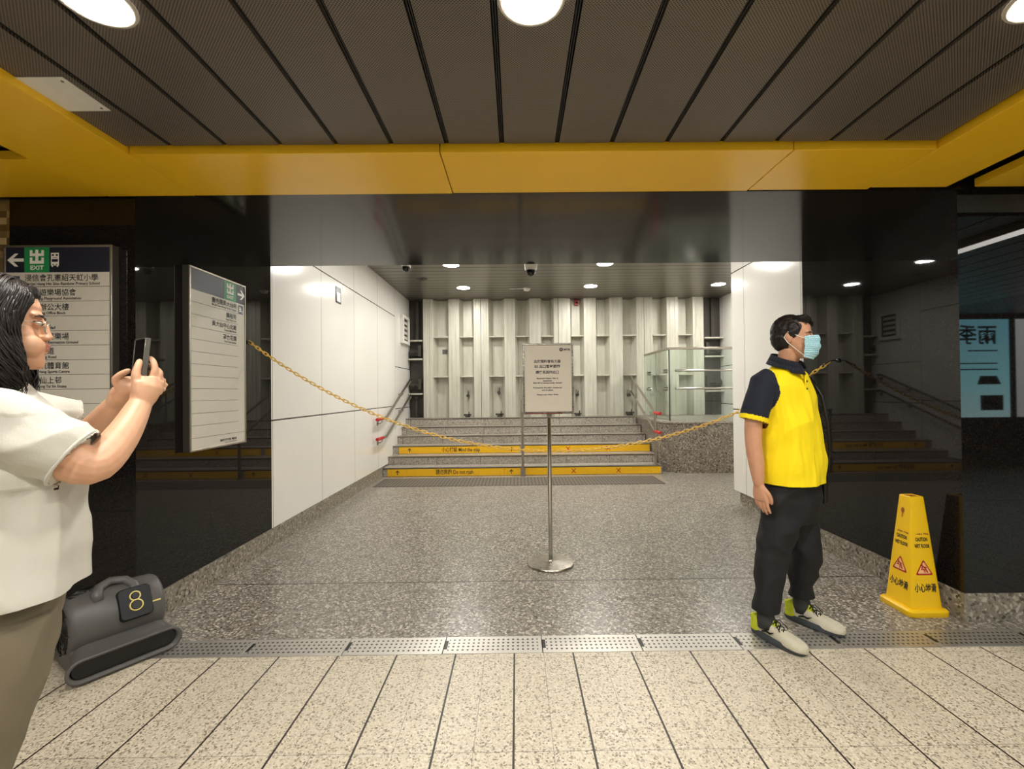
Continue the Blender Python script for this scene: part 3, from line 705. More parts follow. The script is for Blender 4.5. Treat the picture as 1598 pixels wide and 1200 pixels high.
MB().lathe((cx0, cy0, 2.40), [(.012, 0), (.034, .008), (.044, .03), (.047, .055), (.05, .078)], 28).build('dome', 'dome', t, smooth='auto')
MB().lathe((cx0, cy0, 2.452), [(.049, 0), (.054, .004), (.054, .024)], 28).build('ring', 'white_plastic', t, smooth='auto')
t = thing('dome_camera', 'small dome camera below the lintel near the left white wall', 'security camera', (-.99, YW+.12, 2.47))
cx0, cy0 = -.99, YW+.1
MB().box(cx0-.036, cx0+.036, YW, cy0+.04, 2.478, 2.502).build('housing', 'white_plastic', t, bevel=.004)
MB().lathe((cx0, cy0, 2.436), [(.008, 0), (.024, .006), (.033, .022), (.035, .042)], 24).build('dome', 'dome', t, smooth='auto')
t = thing('smoke_detector', 'small white smoke detector on the passage ceiling before the barrier', 'smoke detector', (.2, 8.06, CH))
MB().lathe((.2, 8.06, CH-.05), [(.03, 0), (.052, .008), (.058, .03), (.07, .036), (.07, .0499)], 28).build('body', 'white_plastic', t, smooth='auto')
MB().box(-.12, .13, 8.05, 8.07, CH-.014, CH-.0005).build('cable_cover', 'white_plastic', t)
t = thing('ceiling_vent', 'small dark oval vent in the passage ceiling near the left wall', 'vent', (-1.52, 7.31, CH))
MB().lathe((-1.52, 7.31, CH-.012), [(.05, 0), (.07, .004), (.075, .0115)], 28).build('grille', 'black', t, smooth='auto')
MB().lathe((-1.52, 7.31, CH-.008), [(.075, 0), (.088, .003), (.09, .0075)], 28).build('rim', 'dark_metal', t, smooth='auto')
t = thing('access_plate', 'white square access plate screwed to the ceiling beside the left yellow strip', 'access plate', (-1.73, 1.72, 2.5))
MB().box(-1.832, -1.634, 1.625, 1.82, 2.496, 2.4995).build('plate', 'white_plastic', t, bevel=.001)
for x in (-1.812, -1.654):
    for y in (1.645, 1.80): MB().cyl((x, y, 2.4935), (x, y, 2.4965), .005, n=12).build('screw', 'steel', t, smooth='auto')

# ================================================================ WET FLOOR CONE
t = thing('caution_cone', 'yellow four-sided wet floor cone beside the black wall', 'warning cone', (2.395, 2.715, 0))
cx0, cy0 = 2.395, 2.722
def sq(h, z, r, n=5):
    out = []
    for qx, qy, a0 in ((1, 1, 0), (-1, 1, pi/2), (-1, -1, pi), (1, -1, 3*pi/2)):
        for j in range(n): a = a0+pi/2*j/(n-1); out.append((cx0+qx*(h-r)+r*cos(a), cy0+qy*(h-r)+r*sin(a), z))
    return out
MB().rings([sq(.118, .0, .03), sq(.121, .006, .03), sq(.121, .030, .03), sq(.112, .040, .028), sq(.098, .042, .02)]).build('base', 'cone', t, smooth='auto')
HB, HT, ZB0, ZT0 = .094, .042, .04, .685
MB().rings([sq(HB, ZB0, .012), sq(HT, ZT0-.004, .010), sq(HT-.004, ZT0, .008), sq(HT-.010, ZT0, .008), sq(HT-.014, ZT0-.05, .006)], cap=True).build('cone_body', 'cone', t, smooth='auto')
MB().rings([sq(HT-.014, ZT0-.006, .006), sq(HT-.014, ZT0-.004, .006)]).build('top_opening', 'ink_brown', t)
sl = math.atan2(HB-HT, ZT0-ZB0); FL = (ZT0-ZB0)/cos(sl)
for q in range(4):
    xf = Matrix.Translation((cx0, cy0, ZB0)) @ Matrix.Rotation(q*pi/2, 4, 'Z') @ Matrix.Translation((0, -HB-.0006, 0)) @ Matrix.Rotation(-sl, 4, 'X')
    def zf(f): return FL*f
    bk = MB(); put_text(bk, '小心地滑', 0, zf(.155), .052, width=.128, align='CENTER', bold=.0012, xf=xf)
    bk.v = [xf @ Vector(((iv[0]), iv[1], iv[2]*1.0)) if False else iv for iv in bk.v]
    put_text(bk, 'CAUTION', 0, zf(.60), .030, width=.072, align='CENTER', bold=.0012, xf=xf); put_text(bk, 'WET FLOOR', 0, zf(.54), .030, width=.090, align='CENTER', bold=.0012, xf=xf)
    bk.build('lettering', 'ink', t)
    br = MB()
    def tri(mb, s, zc, y):
        c = [(0, s*1.0), (-s*.98, -s*.68), (s*.98, -s*.68)]; pts_ = []
        for i, (a, b) in enumerate(c):
            pa = Vector(c[i-1]); pb = Vector(c[(i+1) % 3]); p = Vector((a, b))
            for k in (1, .35, 0): 
                pass
            p1 = p+(pa-p).normalized()*s*.24; p2 = p+(pb-p).normalized()*s*.24
            for k in range(5): tt = k/4; pts_.append((1-tt)**2*p1+2*tt*(1-tt)*p+tt*tt*p2)
        mb.add([xf @ Vector((p.x, y, zc+p.y)) for p in pts_], [tuple(range(len(pts_)))])
    rd = MB(); tri(rd, .054, zf(.355), -.0006)
    rd_ = rd.build('warning_triangle', 'ink_red', t, label='red slipping-figure triangle')
    wt = MB(); tri(wt, .041, zf(.355), -.0012); wt.build('triangle_field', 'pink', rd_)
    fg = MB(); zc = zf(.355)
    for a, b, w in (((-.012, .018), (.006, .004), .004), ((.006, .004), (.012, -.010), .0045), ((.012, -.010), (.020, -.022), .004), ((-.004, .012), (-.016, .004), .003), ((-.012, .0), (.004, -.008), .0035), ((.004, .010), (.016, .006), .003), ((-.018, -.006), (-.012, 0), .003), ((.0, -.008), (.004, -.022), .003)):
        d = (Vector(b)-Vector(a)).normalized(); nn = Vector((-d.y, d.x))*w
        fg.add([xf @ Vector((p.x, -.0018, zc+p.y)) for p in (Vector(a)+nn, Vector(a)-nn, Vector(b)-nn, Vector(b)+nn)], [(0, 1, 2, 3)])
    fg.add([xf @ Vector((-.013+.006*cos(j*pi/5), -.0018, zc+.022+.006*sin(j*pi/5))) for j in range(10)], [tuple(range(10))])
    fg.build('slipping_figure', 'ink_red', rd_)
    wn = MB(); rnd = random.Random(q)
    for k in range(7): 
        xa = -.032+k*.010+(.006 if k > 3 else 0); wn.add([xf @ Vector((xa+p[0], -.0007, zf(.655)+p[1]+rnd.uniform(-.002, .004))) for p in ((0, 0), (.009, .001), (.010, .006), (.003, .009))], [(0, 1, 2, 3)])
    if q == 3:
        wn.add([xf @ Vector((.012*cos(j*pi/6)-.004, -.0007, zf(.86)+.018*sin(j*pi/6))) for j in range(12)], [tuple(range(12))]); plate_ = [(-.008, -.04), (-.002, -.045), (.0, 0), (-.009, 0)]
        wn.add([xf @ Vector((p[0], -.0007, zf(.86)+p[1])) for p in plate_], [(0, 1, 2, 3)])
    wn.build('worn_logo', 'ink_brown', t, label='worn brown print')

# ================================================================ AIR BLOWER
th = radians(56.4)
t = thing('floor_blower', 'grey carpet-drying blower on the floor behind the woman', 'floor blower', (-2.12, 2.363, 0), th)
# local: x along the drum, -y towards the outlet
def sec(x, ry, rz, zc, n=40, flat=0):
    return [(x, ry*cos(2*pi*j/n), zc+rz*sin(2*pi*j/n)) for j in range(n)]
zc = .205
prof = [(-.192, .118), (-.19, .132), (-.180, .142), (-.165, .148), (-.02, .152), (.12, .152), (.165, .148), (.182, .138), (.190, .12), (.190, .0)]
b = MB(); b.rings([sec(x, r if r else .001, r if r else .001, zc) for x, r in prof]); drum = b.build('drum', 'fan', t, world=False, smooth=True)
# foot and scroll under the drum
b = MB(); b.rings([[(x, y, z) for y, z in ((-.16, .012), (-.17, .05), (-.15, .12), (-.05, .17), (.08, .16), (.14, .08), (.13, .012), (.0, .008))] for x in (-.185, -.17, .0, .17, .185)]); b.build('foot', 'fan', t, world=False, smooth='auto', bevel=.012, seg=3)
# flared outlet duct with a stadium mouth
def stad(hx, hz, zc_, y, n=10):
    out = []
    for sx in (1, -1):
        for j in range(n+1):
            a = -pi/2+pi*j/n if sx > 0 else pi/2+pi*j/n
            out.append((sx*(hx-hz)+hz*cos(a), y, zc_+hz*sin(a)))
    return out
b = MB(); b.rings([stad(.165, .085, .11, -.03), stad(.185, .075, .092, -.10), stad(.205, .062, .073, -.17), stad(.222, .056, .066, -.215), stad(.226, .058, .066, -.225), stad(.226, .058, .066, -.232), stad(.212, .046, .066, -.234), stad(.205, .042, .068, -.20), stad(.18, .04, .072, -.10)], cap=False)
b.build('outlet_duct', 'fan', t, world=False, smooth=True)
MB().rings([stad(.20, .0415, .068, -.212), stad(.19, .041, .070, -.14)]).build('outlet_interior', 'black', t, world=False, label='black inside of the outlet')
# handle
b = MB(); hp = [(-.075, -.075, .315), (-.078, -.06, .345), (-.06, -.03, .368), (-.01, .0, .378), (.045, -.02, .370), (.07, -.06, .345), (.072, -.09, .30), (.075, -.115, .26)]
b.tube(hp, [.028, .025, .022, .021, .021, .023, .028, .036], 12); b.build('handle', 'fan', t, world=False, smooth=True)
# control panel plate on the drum front
pm = MB(); 
xf = Matrix.Translation((.055, 0, zc)) @ Matrix.Rotation(radians(-28), 4, 'X')
def rr_sq(h, hz, r, y, n=6):
    o = []
    for qx, qz, a0 in ((1, 1, 0), (-1, 1, pi/2), (-1, -1, pi), (1, -1, 3*pi/2)):
        for j in range(n): a = a0+pi/2*j/(n-1); o.append(xf @ Vector((qx*(h-r)+r*cos(a), y, qz*(hz-r)+r*sin(a))))
    return o
pm.rings([rr_sq(.068, .078, .022, -.10), rr_sq(.068, .078, .022, -.158), rr_sq(.064, .074, .02, -.164)]); pnl = pm.build('control_panel', 'fan_panel', t, world=False, smooth='auto')
b = MB()
for zz, r in ((.030, .021), (-.016, .026)): b.tube([xf @ Vector((r*cos(j*pi/12), -.166, zz+r*sin(j*pi/12))) for j in range(24)], .0034, 6, closed=True, cap=False)
b.build('yellow_ring', 'gold', pnl, world=False, smooth=True, label='two pale yellow rings around the dials')
b = MB()
for zz, r in ((.030, .014), (-.016, .019)): b.cyl(xf @ Vector((0, -.16, zz)), xf @ Vector((0, -.170, zz)), r)
for xx, zz in ((-.036, .036), (-.030, -.006), (.042, -.036)): b.cyl(xf @ Vector((xx, -.16, zz)), xf @ Vector((xx, -.166, zz)), .005, n=10)
b.build('dial', 'black', pnl, world=False, smooth='auto')
b = MB(); b.rings([[(x, -r*cos(radians(a)), zc+r*sin(radians(a))) for r, a in ((.150, 21), (.1535, 21), (.1535, 18.4), (.150, 18.4))] for x in (.124, .160)]); b.build('yellow_stripe', 'gold', drum, world=False)
b = MB()
for k in range(5): r = .03+.021*k; b.tube([(-.1935, r*cos(j*pi/12), zc+r*sin(j*pi/12)) for j in range(24)], .0035, 6, closed=True, cap=False)
for k in range(8): b.tube([(-.194, .02*cos(k*pi/4), zc+.02*sin(k*pi/4)), (-.194, .125*cos(k*pi/4), zc+.125*sin(k*pi/4))], .0035, 6)
b.build('intake_grille', 'black', t, world=False, smooth=True)
b = MB().tube([(-.10, .0, .34), (-.16, -.02, .355), (-.17, .05, .33), (-.12, .06, .345), (-.06, .04, .352), (-.1, .0, .35)], .012, 10); b.build('power_cord', 'black', t, world=False, smooth=True)

# ================================================================ PEOPLE
def fuse(name, mb, vox, mats, parent, it=4, classify=None, cuts=(), wrinkle=None, label=None, factor=.5):
    """blend overlapping volumes into one continuous skin"""
    me = bpy.data.meshes.new('t'); me.from_pydata([tuple(v) for v in mb.v], [], mb.f); me.update()
    o = bpy.data.objects.new('t', me); COL.objects.link(o)
    r = o.modifiers.new('r', 'REMESH'); r.mode = 'VOXEL'; r.voxel_size = vox; r.adaptivity = 0
    s = o.modifiers.new('s', 'SMOOTH'); s.factor = factor; s.iterations = it
    dg = bpy.context.evaluated_depsgraph_get(); m2 = bpy.data.meshes.new_from_object(o.evaluated_get(dg))
    bpy.data.objects.remove(o); bpy.data.meshes.remove(me)
    vs = [v.co.copy() for v in m2.vertices]; ns = [v.normal.copy() for v in m2.vertices]; fs = [tuple(p.vertices) for p in m2.polygons]
    bpy.data.meshes.remove(m2)
    if wrinkle: vs = [v+n_*wrinkle(v) for v, n_ in zip(vs, ns)]
    keep = []; mi = []
    for f in fs:
        c = sum((vs[i] for i in f), Vector())/len(f); bad = False
        for p, d, rad in cuts:
            if (c-p).length < rad and (c-p).dot(d) > 0: bad = True; break
        if bad: continue
        keep.append(f); mi.append(classify(c) if classify else 0)
    used = sorted({i for f in keep for i in f}); mp = {a: b for b, a in enumerate(used)}
    out = MB(); out.v = [vs[i] for i in used]; out.f = [tuple(mp[i] for i in f) for f in keep]; out.mi = mi
    return out.build(name, mats, parent, world=False, smooth=True, label=label)
def ering(z, a, b, yc=0, xc=0, n=28, p=2.3, tilt=0):
    out = []
    for j in range(n):
        t = 2*pi*j/n; c, s = cos(t), sin(t)
        x = a*abs(c)**(2/p)*(1 if c >= 0 else -1); y = b*abs(s)**(2/p)*(1 if s >= 0 else -1)
        out.append(Vector((xc+x, yc+y, z+tilt*y)))
    return out
def limb(mb, pts, rs, n=16):
    """smooth tapered limb through joints"""
    P = [Vector(p) for p in pts]; out = []; rr = []
    for i in range(len(P)-1):
        p0 = P[max(i-1, 0)]; p1 = P[i]; p2 = P[i+1]; p3 = P[min(i+2, len(P)-1)]
        for k in range(5):
            t = k/5
            out.append(.5*((2*p1)+(p2-p0)*t+(2*p0-5*p1+4*p2-p3)*t*t+(3*p1-p0-3*p2+p3)*t**3)); rr.append(rs[i]*(1-t)+rs[i+1]*t)
    out.append(P[-1]); rr.append(rs[-1])
    mb.tube(out, rr, n); mb.ell(out[0], (rr[0],)*3, 12, 8); mb.ell(out[-1], (rr[-1]*.97,)*3, 12, 8); return mb
def head(mb, X, female=False, nosek=1.0):
    def E(c, r): mb.ell((0, 0, 0), r, 24, 16) ; b = len(mb.v)-24*17; \
        mb.v[b:] and mb.v.__setitem__(slice(b, None), [X @ (v+Vector(c)) for v in mb.v[b:]])
    F_ = .003 if female else 0
    rg = []
    for z, a, yf, yb in ((-.119, .012, -.076, -.045), (-.112, .027, -.087, -.020), (-.097, .041+F_, -.0885, .002), (-.076, .051+F_*1.6, -.086, .020), (-.055, .058+F_*1.6, -.085, .036), (-.03, .0645+F_, -.083, .052), (-.005, .068, -.080, .076), (.02, .071, -.082, .096), (.05, .074, -.083, .108), (.08, .070, -.072, .108), (.105, .055, -.047, .088), (.12, .032, -.012, .057), (.126, .008, .012, .032)):
        if female: yf -= .0085*max(0, min(1, (-.028-z)/.03))
        yc = (yf+yb)/2; bb = (yb-yf)/2; ring = []
        for j in range(36):
            t = 2*pi*j/36; c, q = cos(t), sin(t)
            x = a*abs(c)**.92*(1 if c >= 0 else -1); y = yc+bb*abs(q)**.92*(1 if q >= 0 else -1)
            if q < 0: x *= 1-.13*abs(q)**1.5
            ring.append(X @ Vector((x, y, z)))
        rg.append(ring)
    mb.rings(rg)
    E((0, -.072, .026), (.046, .0155, .013))
    for s in (-1, 1):
        E((s*.034, -.058, -.030), (.026, .021, .028)); E((s*.0115, -.0945, -.0315), (.0085, .010, .007))
        E((s*.030, -.0775, .003), (.015, .0085, .0075)); E((s*.073, .008, -.002), (.008, .019, .031)); E((s*.079, .014, .006), (.006, .015, .022))
    fy = -.0045 if female else 0
    E((0, -.083+fy, -.056), (.026, .013, .016)); E((0, -.0915+fy, -.0505), (.020, .0095, .0058)); E((0, -.0900+fy, -.0625), (.017, .0095, .0072))
    b = len(mb.v); mb.tube([(0, -.080, .018), (0, -.090, .000), (0, -.0975*nosek, -.018), (0, -.102*nosek, -.028), (0, -.094, -.034)], [.0075, .009, .011, .0125, .010], 14); mb.v[b:] = [X @ v for v in mb.v[b:]]
def lipcls(Xi, lim=-.0925):
    def f(c):
        q = Xi @ c; return 1 if (-.069 < q.z < -.0455 and abs(q.x) < .022-.3*abs(q.z+.057) and q.y < lim) else 0
    return f
def eyes(X, parent):
    for s in (-1, 1):
        b = MB(); b.ell((0, 0, 0), (.0115, .0095, .0055), 16, 10); b.v = [X @ (v+Vector((s*.031, -.0805, .0035))) for v in b.v]; e = b.build('eye', 'eyew', parent, world=False, smooth=True)
        b = MB(); b.ell((0, 0, 0), (.0052, .004, .0048), 12, 8); b.v = [X @ (v+Vector((s*.031, -.0875, .0035))) for v in b.v]; b.build('iris', 'iris', e, world=False, smooth=True)
        b = MB(); q = [(s*(.014+.010*k), -.089+.0012*k*k+.001*k, .0225+.003*(1 if k in (1, 2) else 0)-.002*(k == 3)) for k in range(4)]
        b.tube([X @ Vector(p) for p in q], [.002, .0034, .003, .0012], 6); b.build('eyebrow', 'brow', parent, world=False, smooth=True)
        b = MB(); q = [(s*(.019+.004*k), -.0875+.0004*k*k, .0075+.0022*sin(pi*k/6)) for k in range(7)]
        b.tube([X @ Vector(p) for p in q], .0013, 6); b.build('upper_lash', 'iris', parent, world=False, smooth=True)
def finger(mb, pts, r0, r1):
    n = len(pts); rs = [r0+(r1-r0)*i/(n-1) for i in range(n)]; limb(mb, pts, rs, 10)
def folds(amp, f, seed, stretch=(1, 1, 1)):
    off = Vector((seed*3.1, seed*1.7, seed*.9))
    def w(v):
        q = Vector((v.x*stretch[0], v.y*stretch[1], v.z*stretch[2]))*f+off
        a = 1-abs(noise.noise(q))*2.2; b = noise.noise(q*2.1+off)
        return amp*(a*.8+b*.5-.35)
    return w

# ---------------------------------------------------------------- the masked man in the yellow polo shirt
man = thing('person', 'standing man in yellow and navy polo shirt, black trousers and pale blue face mask', 'person', (1.5, 2.47, 0), radians(30))
HX = Matrix.Translation((0, -.036, 1.617)) @ Matrix.Rotation(radians(15), 4, 'Z') @ Matrix.Rotation(radians(0), 4, 'X') @ Matrix.Scale(.96, 4)
mb = MB(); head(mb, HX)
mb.tube([(0, -.018, 1.56), (0, -.002, 1.50), (0, .018, 1.43), (0, .02, 1.38)], [.055, .054, .058, .08], 20)
mb.rings([ering(z, a, b, y) for z, a, b, y in ((.80, .12, .10, 0), (.88, .15, .105, 0), (1.0, .145, .10, -.005), (1.12, .15, .10, .0), (1.28, .165, .10, .01), (1.38, .165, .09, .02), (1.43, .10, .07, .02), (1.46, .06, .05, .018))])
limb(mb, [(-.155, .03, 1.375), (-.222, .055, 1.21), (-.246, .052, 1.07), (-.248, .036, .95), (-.245, .025, .842)], [.055, .046, .041, .039, .026])
limb(mb, [(.155, .03, 1.375), (.222, .055, 1.21), (.246, .052, 1.07), (.248, .036, .95), (.245, .025, .842)], [.055, .046, .041, .039, .026])
for s, kx, ax, ky in ((-1, -.13, -.17, .045), (1, .12, .17, .036)):
    limb(mb, [(s*.085, 0, .84), (kx, .02 if s < 0 else -.012, .45), (kx+(ax-kx)*.5, .04, .28), (ax, ky, .11), (ax, ky, .07)], [.068, .048, .042, .034, .032])
    limb(mb, [(ax, ky+.01, .06), (ax, ky-.06, .048), (ax, ky-.10, .044)], [.026, .022, .016])
# right hand, hanging relaxed
for sx in (-1, 1):
  wx, wy, wz = sx*.245, .025, .842
  mb.rings([ering(wz-.0, .019, .026, wy, wx, 14), ering(wz-.03, .017, .034, wy-.002, wx, 14), ering(wz-.065, .016, .040, wy-.006, wx+.001, 14), ering(wz-.088, .013, .038, wy-.010, wx+.003, 14)])
  for yo, ln, cu in ((-.030, .066, .016), (-.011, .076, .020), (.009, .070, .024), (.027, .054, .028)):
    bx_, by_, bz_ = wx-sx*.003, wy-.008+yo, wz-.082
    finger(mb, [(bx_, by_, bz_), (bx_-sx*.003, by_-.004, bz_-ln*.45), (bx_-sx*cu*.5, by_-.008, bz_-ln*.75), (bx_-sx*cu, by_-.010, bz_-ln)], .0092, .0068)
  finger(mb, [(wx-sx*.002, wy-.022, wz-.022), (wx-sx*.006, wy-.048, wz-.050), (wx-sx*.012, wy-.058, wz-.078), (wx-sx*.016, wy-.058, wz-.098)], .0135, .0078)
fuse('body', mb, .0034, ['skin_m', 'lip'], man, 6, lipcls(HX.inverted()))
eyes(HX, man)
# polo shirt
mb = MB()
mb.rings([ering(z, a, b, y) for z, a, b, y in ((.826, .182, .134, -.022), (.90, .180, .132, -.022), (1.0, .172, .128, -.018), (1.15, .172, .120, -.006), (1.28, .180, .116, .008), (1.36, .182, .106, .018), (1.405, .165, .094, .022), (1.435, .12, .082, .022), (1.455, .082, .070, .018), (1.475, .062, .058, .012))])
for s in (-1, 1):
    e = Vector((-.236, .062, 1.17)) if s < 0 else Vector((.224, .078, 1.18))
    mb.tube([(s*.135, .022, 1.415), (s*.175, .032, 1.375), (s*.205, .045, 1.30), e], [.050, .068, .068, .066], 20)
eR, eL = Vector((-.236, .062, 1.17)), Vector((.224, .078, 1.18)); dR = (eR-Vector((-.205, .045, 1.30))).normalized(); dL = (eL-Vector((.205, .045, 1.30))).normalized()
def pcls(c):
    for e, d, s in ((eR, dR, -1), (eL, dL, 1)):
        if s*c.x > .1:
            q = (c-e).dot(d); r_ = ((c-e)-d*q).length
            if q > -.028: continue
            a0 = Vector((s*.172, .034, 1.37)); ax_ = (e-a0).normalized(); k = max(0, (c-a0).dot(ax_)); r2 = (c-(a0+ax_*k)).length
            if r2 < .092 and s*c.x > .163+.05*max(0, c.z-1.36)+.14*max(0, 1.31-c.z) and k < .30: return 1
    return 0
wf = folds(.018, 5.5, 2, (1.3, 1.3, .7)); wf2 = folds(.018, 4.0, 5, (2.4, 2.4, .45))
fuse('polo_shirt', mb, .0045, ['polo_y', 'polo_n'], man, 5, pcls, cuts=[(eR+dR*-.004, dR, .085), (eL+dL*-.004, dL, .085), (Vector((0, -.02, .834)), Vector((0, 0, -1)), .4)],
     wrinkle=lambda v: (wf(v)+wf2(v)*max(0, min(.7, (1.28-v.z)*2.2)))*max(.2, min(1, (1.46-v.z)*6)))
# collar: a folded navy band with pale piping
def collar_pts(r, dz, n=40):
    out = []
    for j in range(n+1):
        a = -pi/2+.13+(2*pi-.26)*j/n          # open at the front
        out.append(Vector((r*1.08*cos(a), .004+r*.98*sin(a)+(-.012 if sin(a) < 0 else .01)*abs(sin(a)), 1.492+dz+.030*sin(a))))
    return out
def band(rows, th=.003):
    mb = MB(); n = len(rows[0])
    for i in range(len(rows)-1):
        for j in range(n-1):
            mb.add([rows[i][j], rows[i][j+1], rows[i+1][j+1], rows[i+1][j]], [(0, 1, 2, 3)])
    return mb
rows = [collar_pts(.064, -.012), collar_pts(.062, .012), collar_pts(.066, .018), collar_pts(.080, -.010), collar_pts(.090, -.034)]
rows[4] = [p+Vector((p.x*.10, -.004 if p.y < 0 else .0, -.014 if p.y < -.05 else 0)) for p in rows[4]]
cl = band(rows).build('collar', 'polo_n', man, world=False, smooth=True, label='navy collar with pale piping')
sm = cl.modifiers.new('thick', 'SOLIDIFY'); sm.thickness = .003
MB().tube([p+(rows[3][i]-p)*.12+Vector((0, 0, .001)) for i, p in enumerate(rows[4])], .0018, 6).build('piping', 'sign_white', cl, world=False, smooth=True)
MB().box(-.014, .014, -.0985, -.094, 1.31, 1.42).build('placket', 'polo_y', man, world=False, bevel=.002)
for z in (1.34, 1.38): MB().cyl((0, -.099, z), (0, -.1015, z), .005, n=12).build('button', 'ink', man, world=False)
# trousers
mb = MB()
mb.rings([ering(z, a, b, y) for z, a, b, y in ((.90, .168, .118, -.012), (.82, .172, .125, -.012), (.74, .170, .128, -.008), (.68, .155, .12, -.004), (.62, .13, .105, .0))])
for s, kx, ky, ax, ay, az in ((-1, -.130, .026, -.168, .047, .140), (1, .122, -.014, .168, .037, .145)):
    mb.tube([(s*.082, -.006, .82), (s*.090, -.002, .70), (s*.10, .008, .58), (kx, ky, .42), (kx+(ax-kx)*.55, ky+(ay-ky)*.6, .27), (ax, ay, az)], [.098, .098, .092, .079, .070, .062], 22)
wf3 = folds(.015, 5, 9, (1.3, 1.3, 1.3))
fuse('trousers', mb, .006, ['trouser_m'], man, 5, cuts=[(Vector((-.168, .047, .146)), Vector((0, 0, -1)), .09), (Vector((.168, .037, .151)), Vector((0, 0, -1)), .09)], wrinkle=wf3)
# socks and running shoes
for s, ax, ay, rz in ((-1, -.168, .047, -4), (1, .168, .037, 6)):
    MB().tube([(ax, ay, .19), (ax, ay+.0, .13), (ax, ay-.004, .10), (ax, ay-.008, .06)], [.043, .042, .046, .046], 16).build('sock', 'sock', man, world=False, smooth=True)
    X = Matrix.Translation((ax, ay-.065, 0)) @ Matrix.Rotation(radians(rz), 4, 'Z')
    def srow(y, w, h, z0, n=20, xo=0):
        out = []
        for j in range(n):
            t = 2*pi*j/n; c, q = cos(t), sin(t)
            out.append(X @ Vector((xo+w*abs(c)**.8*(1 if c > 0 else -1), y, z0+(h*abs(q)**.85 if q > 0 else -.012*abs(q)))))
        return out
    sole = MB(); sole.rings([[X @ Vector((xx*w_, yy_, z)) for xx, yy_, w_ in [(cos(2*pi*j/36), 0, 1) for j in range(0)]] or
        [X @ Vector(((.047-.010*max(0, sin(2*pi*j/36)))*g*(abs(cos(2*pi*j/36))**.72)*(1 if cos(2*pi*j/36) > 0 else -1), .150*g2*sin(2*pi*j/36), z+(.016*max(0, -sin(2*pi*j/36)-.8)*5*.35 if z < .01 else .010*max(0, -sin(2*pi*j/36)-.75)*4))) for j in range(36)]
        for g, g2, z in ((.93, .96, .0), (1.06, 1.01, .010), (1.08, 1.02, .026), (1.0, .985, .038))])
    sh = thing_part = None
    up = MB(); up.rings([srow(y, w, h, .028) for y, w, h in ((.146, .016, .045), (.138, .028, .062), (.118, .034, .074), (.09, .036, .070), (.06, .037, .064), (.025, .039, .072), (-.01, .042, .062), (-.045, .046, .052), (-.08, .049, .044), (-.11, .049, .038), (-.132, .042, .031), (-.148, .026, .022), (-.153, .012, .014))])
    up.tube([X @ Vector(p) for p in ((0, .12, .08), (0, .132, .105))], [.030, .024], 14); up.tube([X @ Vector(p) for p in ((0, .02, .085), (0, .045, .118))], [.022, .016], 14)
    Xi = X.inverted()
    def scls(c):
        q = Xi @ c
        if q.y > .098-.25*(.1-q.z): return 1
        if q.z > .088 and q.y > -.01: return 1
        return 0
    up_ = fuse('shoe', up, .0034, ['shoe_up', 'lime'], man, 3, scls, label='pale grey running shoe with lime heel, %s foot' % ('right' if s < 0 else 'left'))
    sole.build('sole', 'sole', up_, world=False, smooth='auto')
    lc = MB()
    for k in range(5):
        y = .012-.019*k; z = .110-.0125*k; w = .017
        lc.tube([X @ Vector(p) for p in ((-w-.004, y, z-.010), (-w*.5, y-.004, z), (w*.5, y-.012, z-.003), (w+.004, y-.016, z-.014))], .0028, 6)
        lc.tube([X @ Vector(p) for p in ((w+.004, y, z-.010), (w*.5, y-.004, z+.001), (-w*.5, y-.012, z-.002), (-w-.004, y-.016, z-.014))], .0028, 6)
    for q in (-1, 1): lc.tube([X @ Vector(p) for p in ((0, .016, .112), (q*.02, .0, .115), (q*.030, -.02, .095), (q*.034, -.035, .080))], .0026, 6)
    lc.build('laces', 'black', up_, world=False, smooth=True)
    st_ = MB(); rows_ = []
    for sx in (-1, 1):
        P_ = [(.060, .044), (.035, .068), (.02, .060), (.000, .072), (-.012, .050)]
        st_.tube([X @ Vector((sx*.0435, .06, .046)), X @ Vector((sx*.0455, .035, .058)), X @ Vector((sx*.0455, .012, .054)), X @ Vector((sx*.0445, -.008, .066))], [.0045, .0055, .0055, .0015], 6)
    st_.build('side_stripe', 'black', up_, world=False, smooth=True)
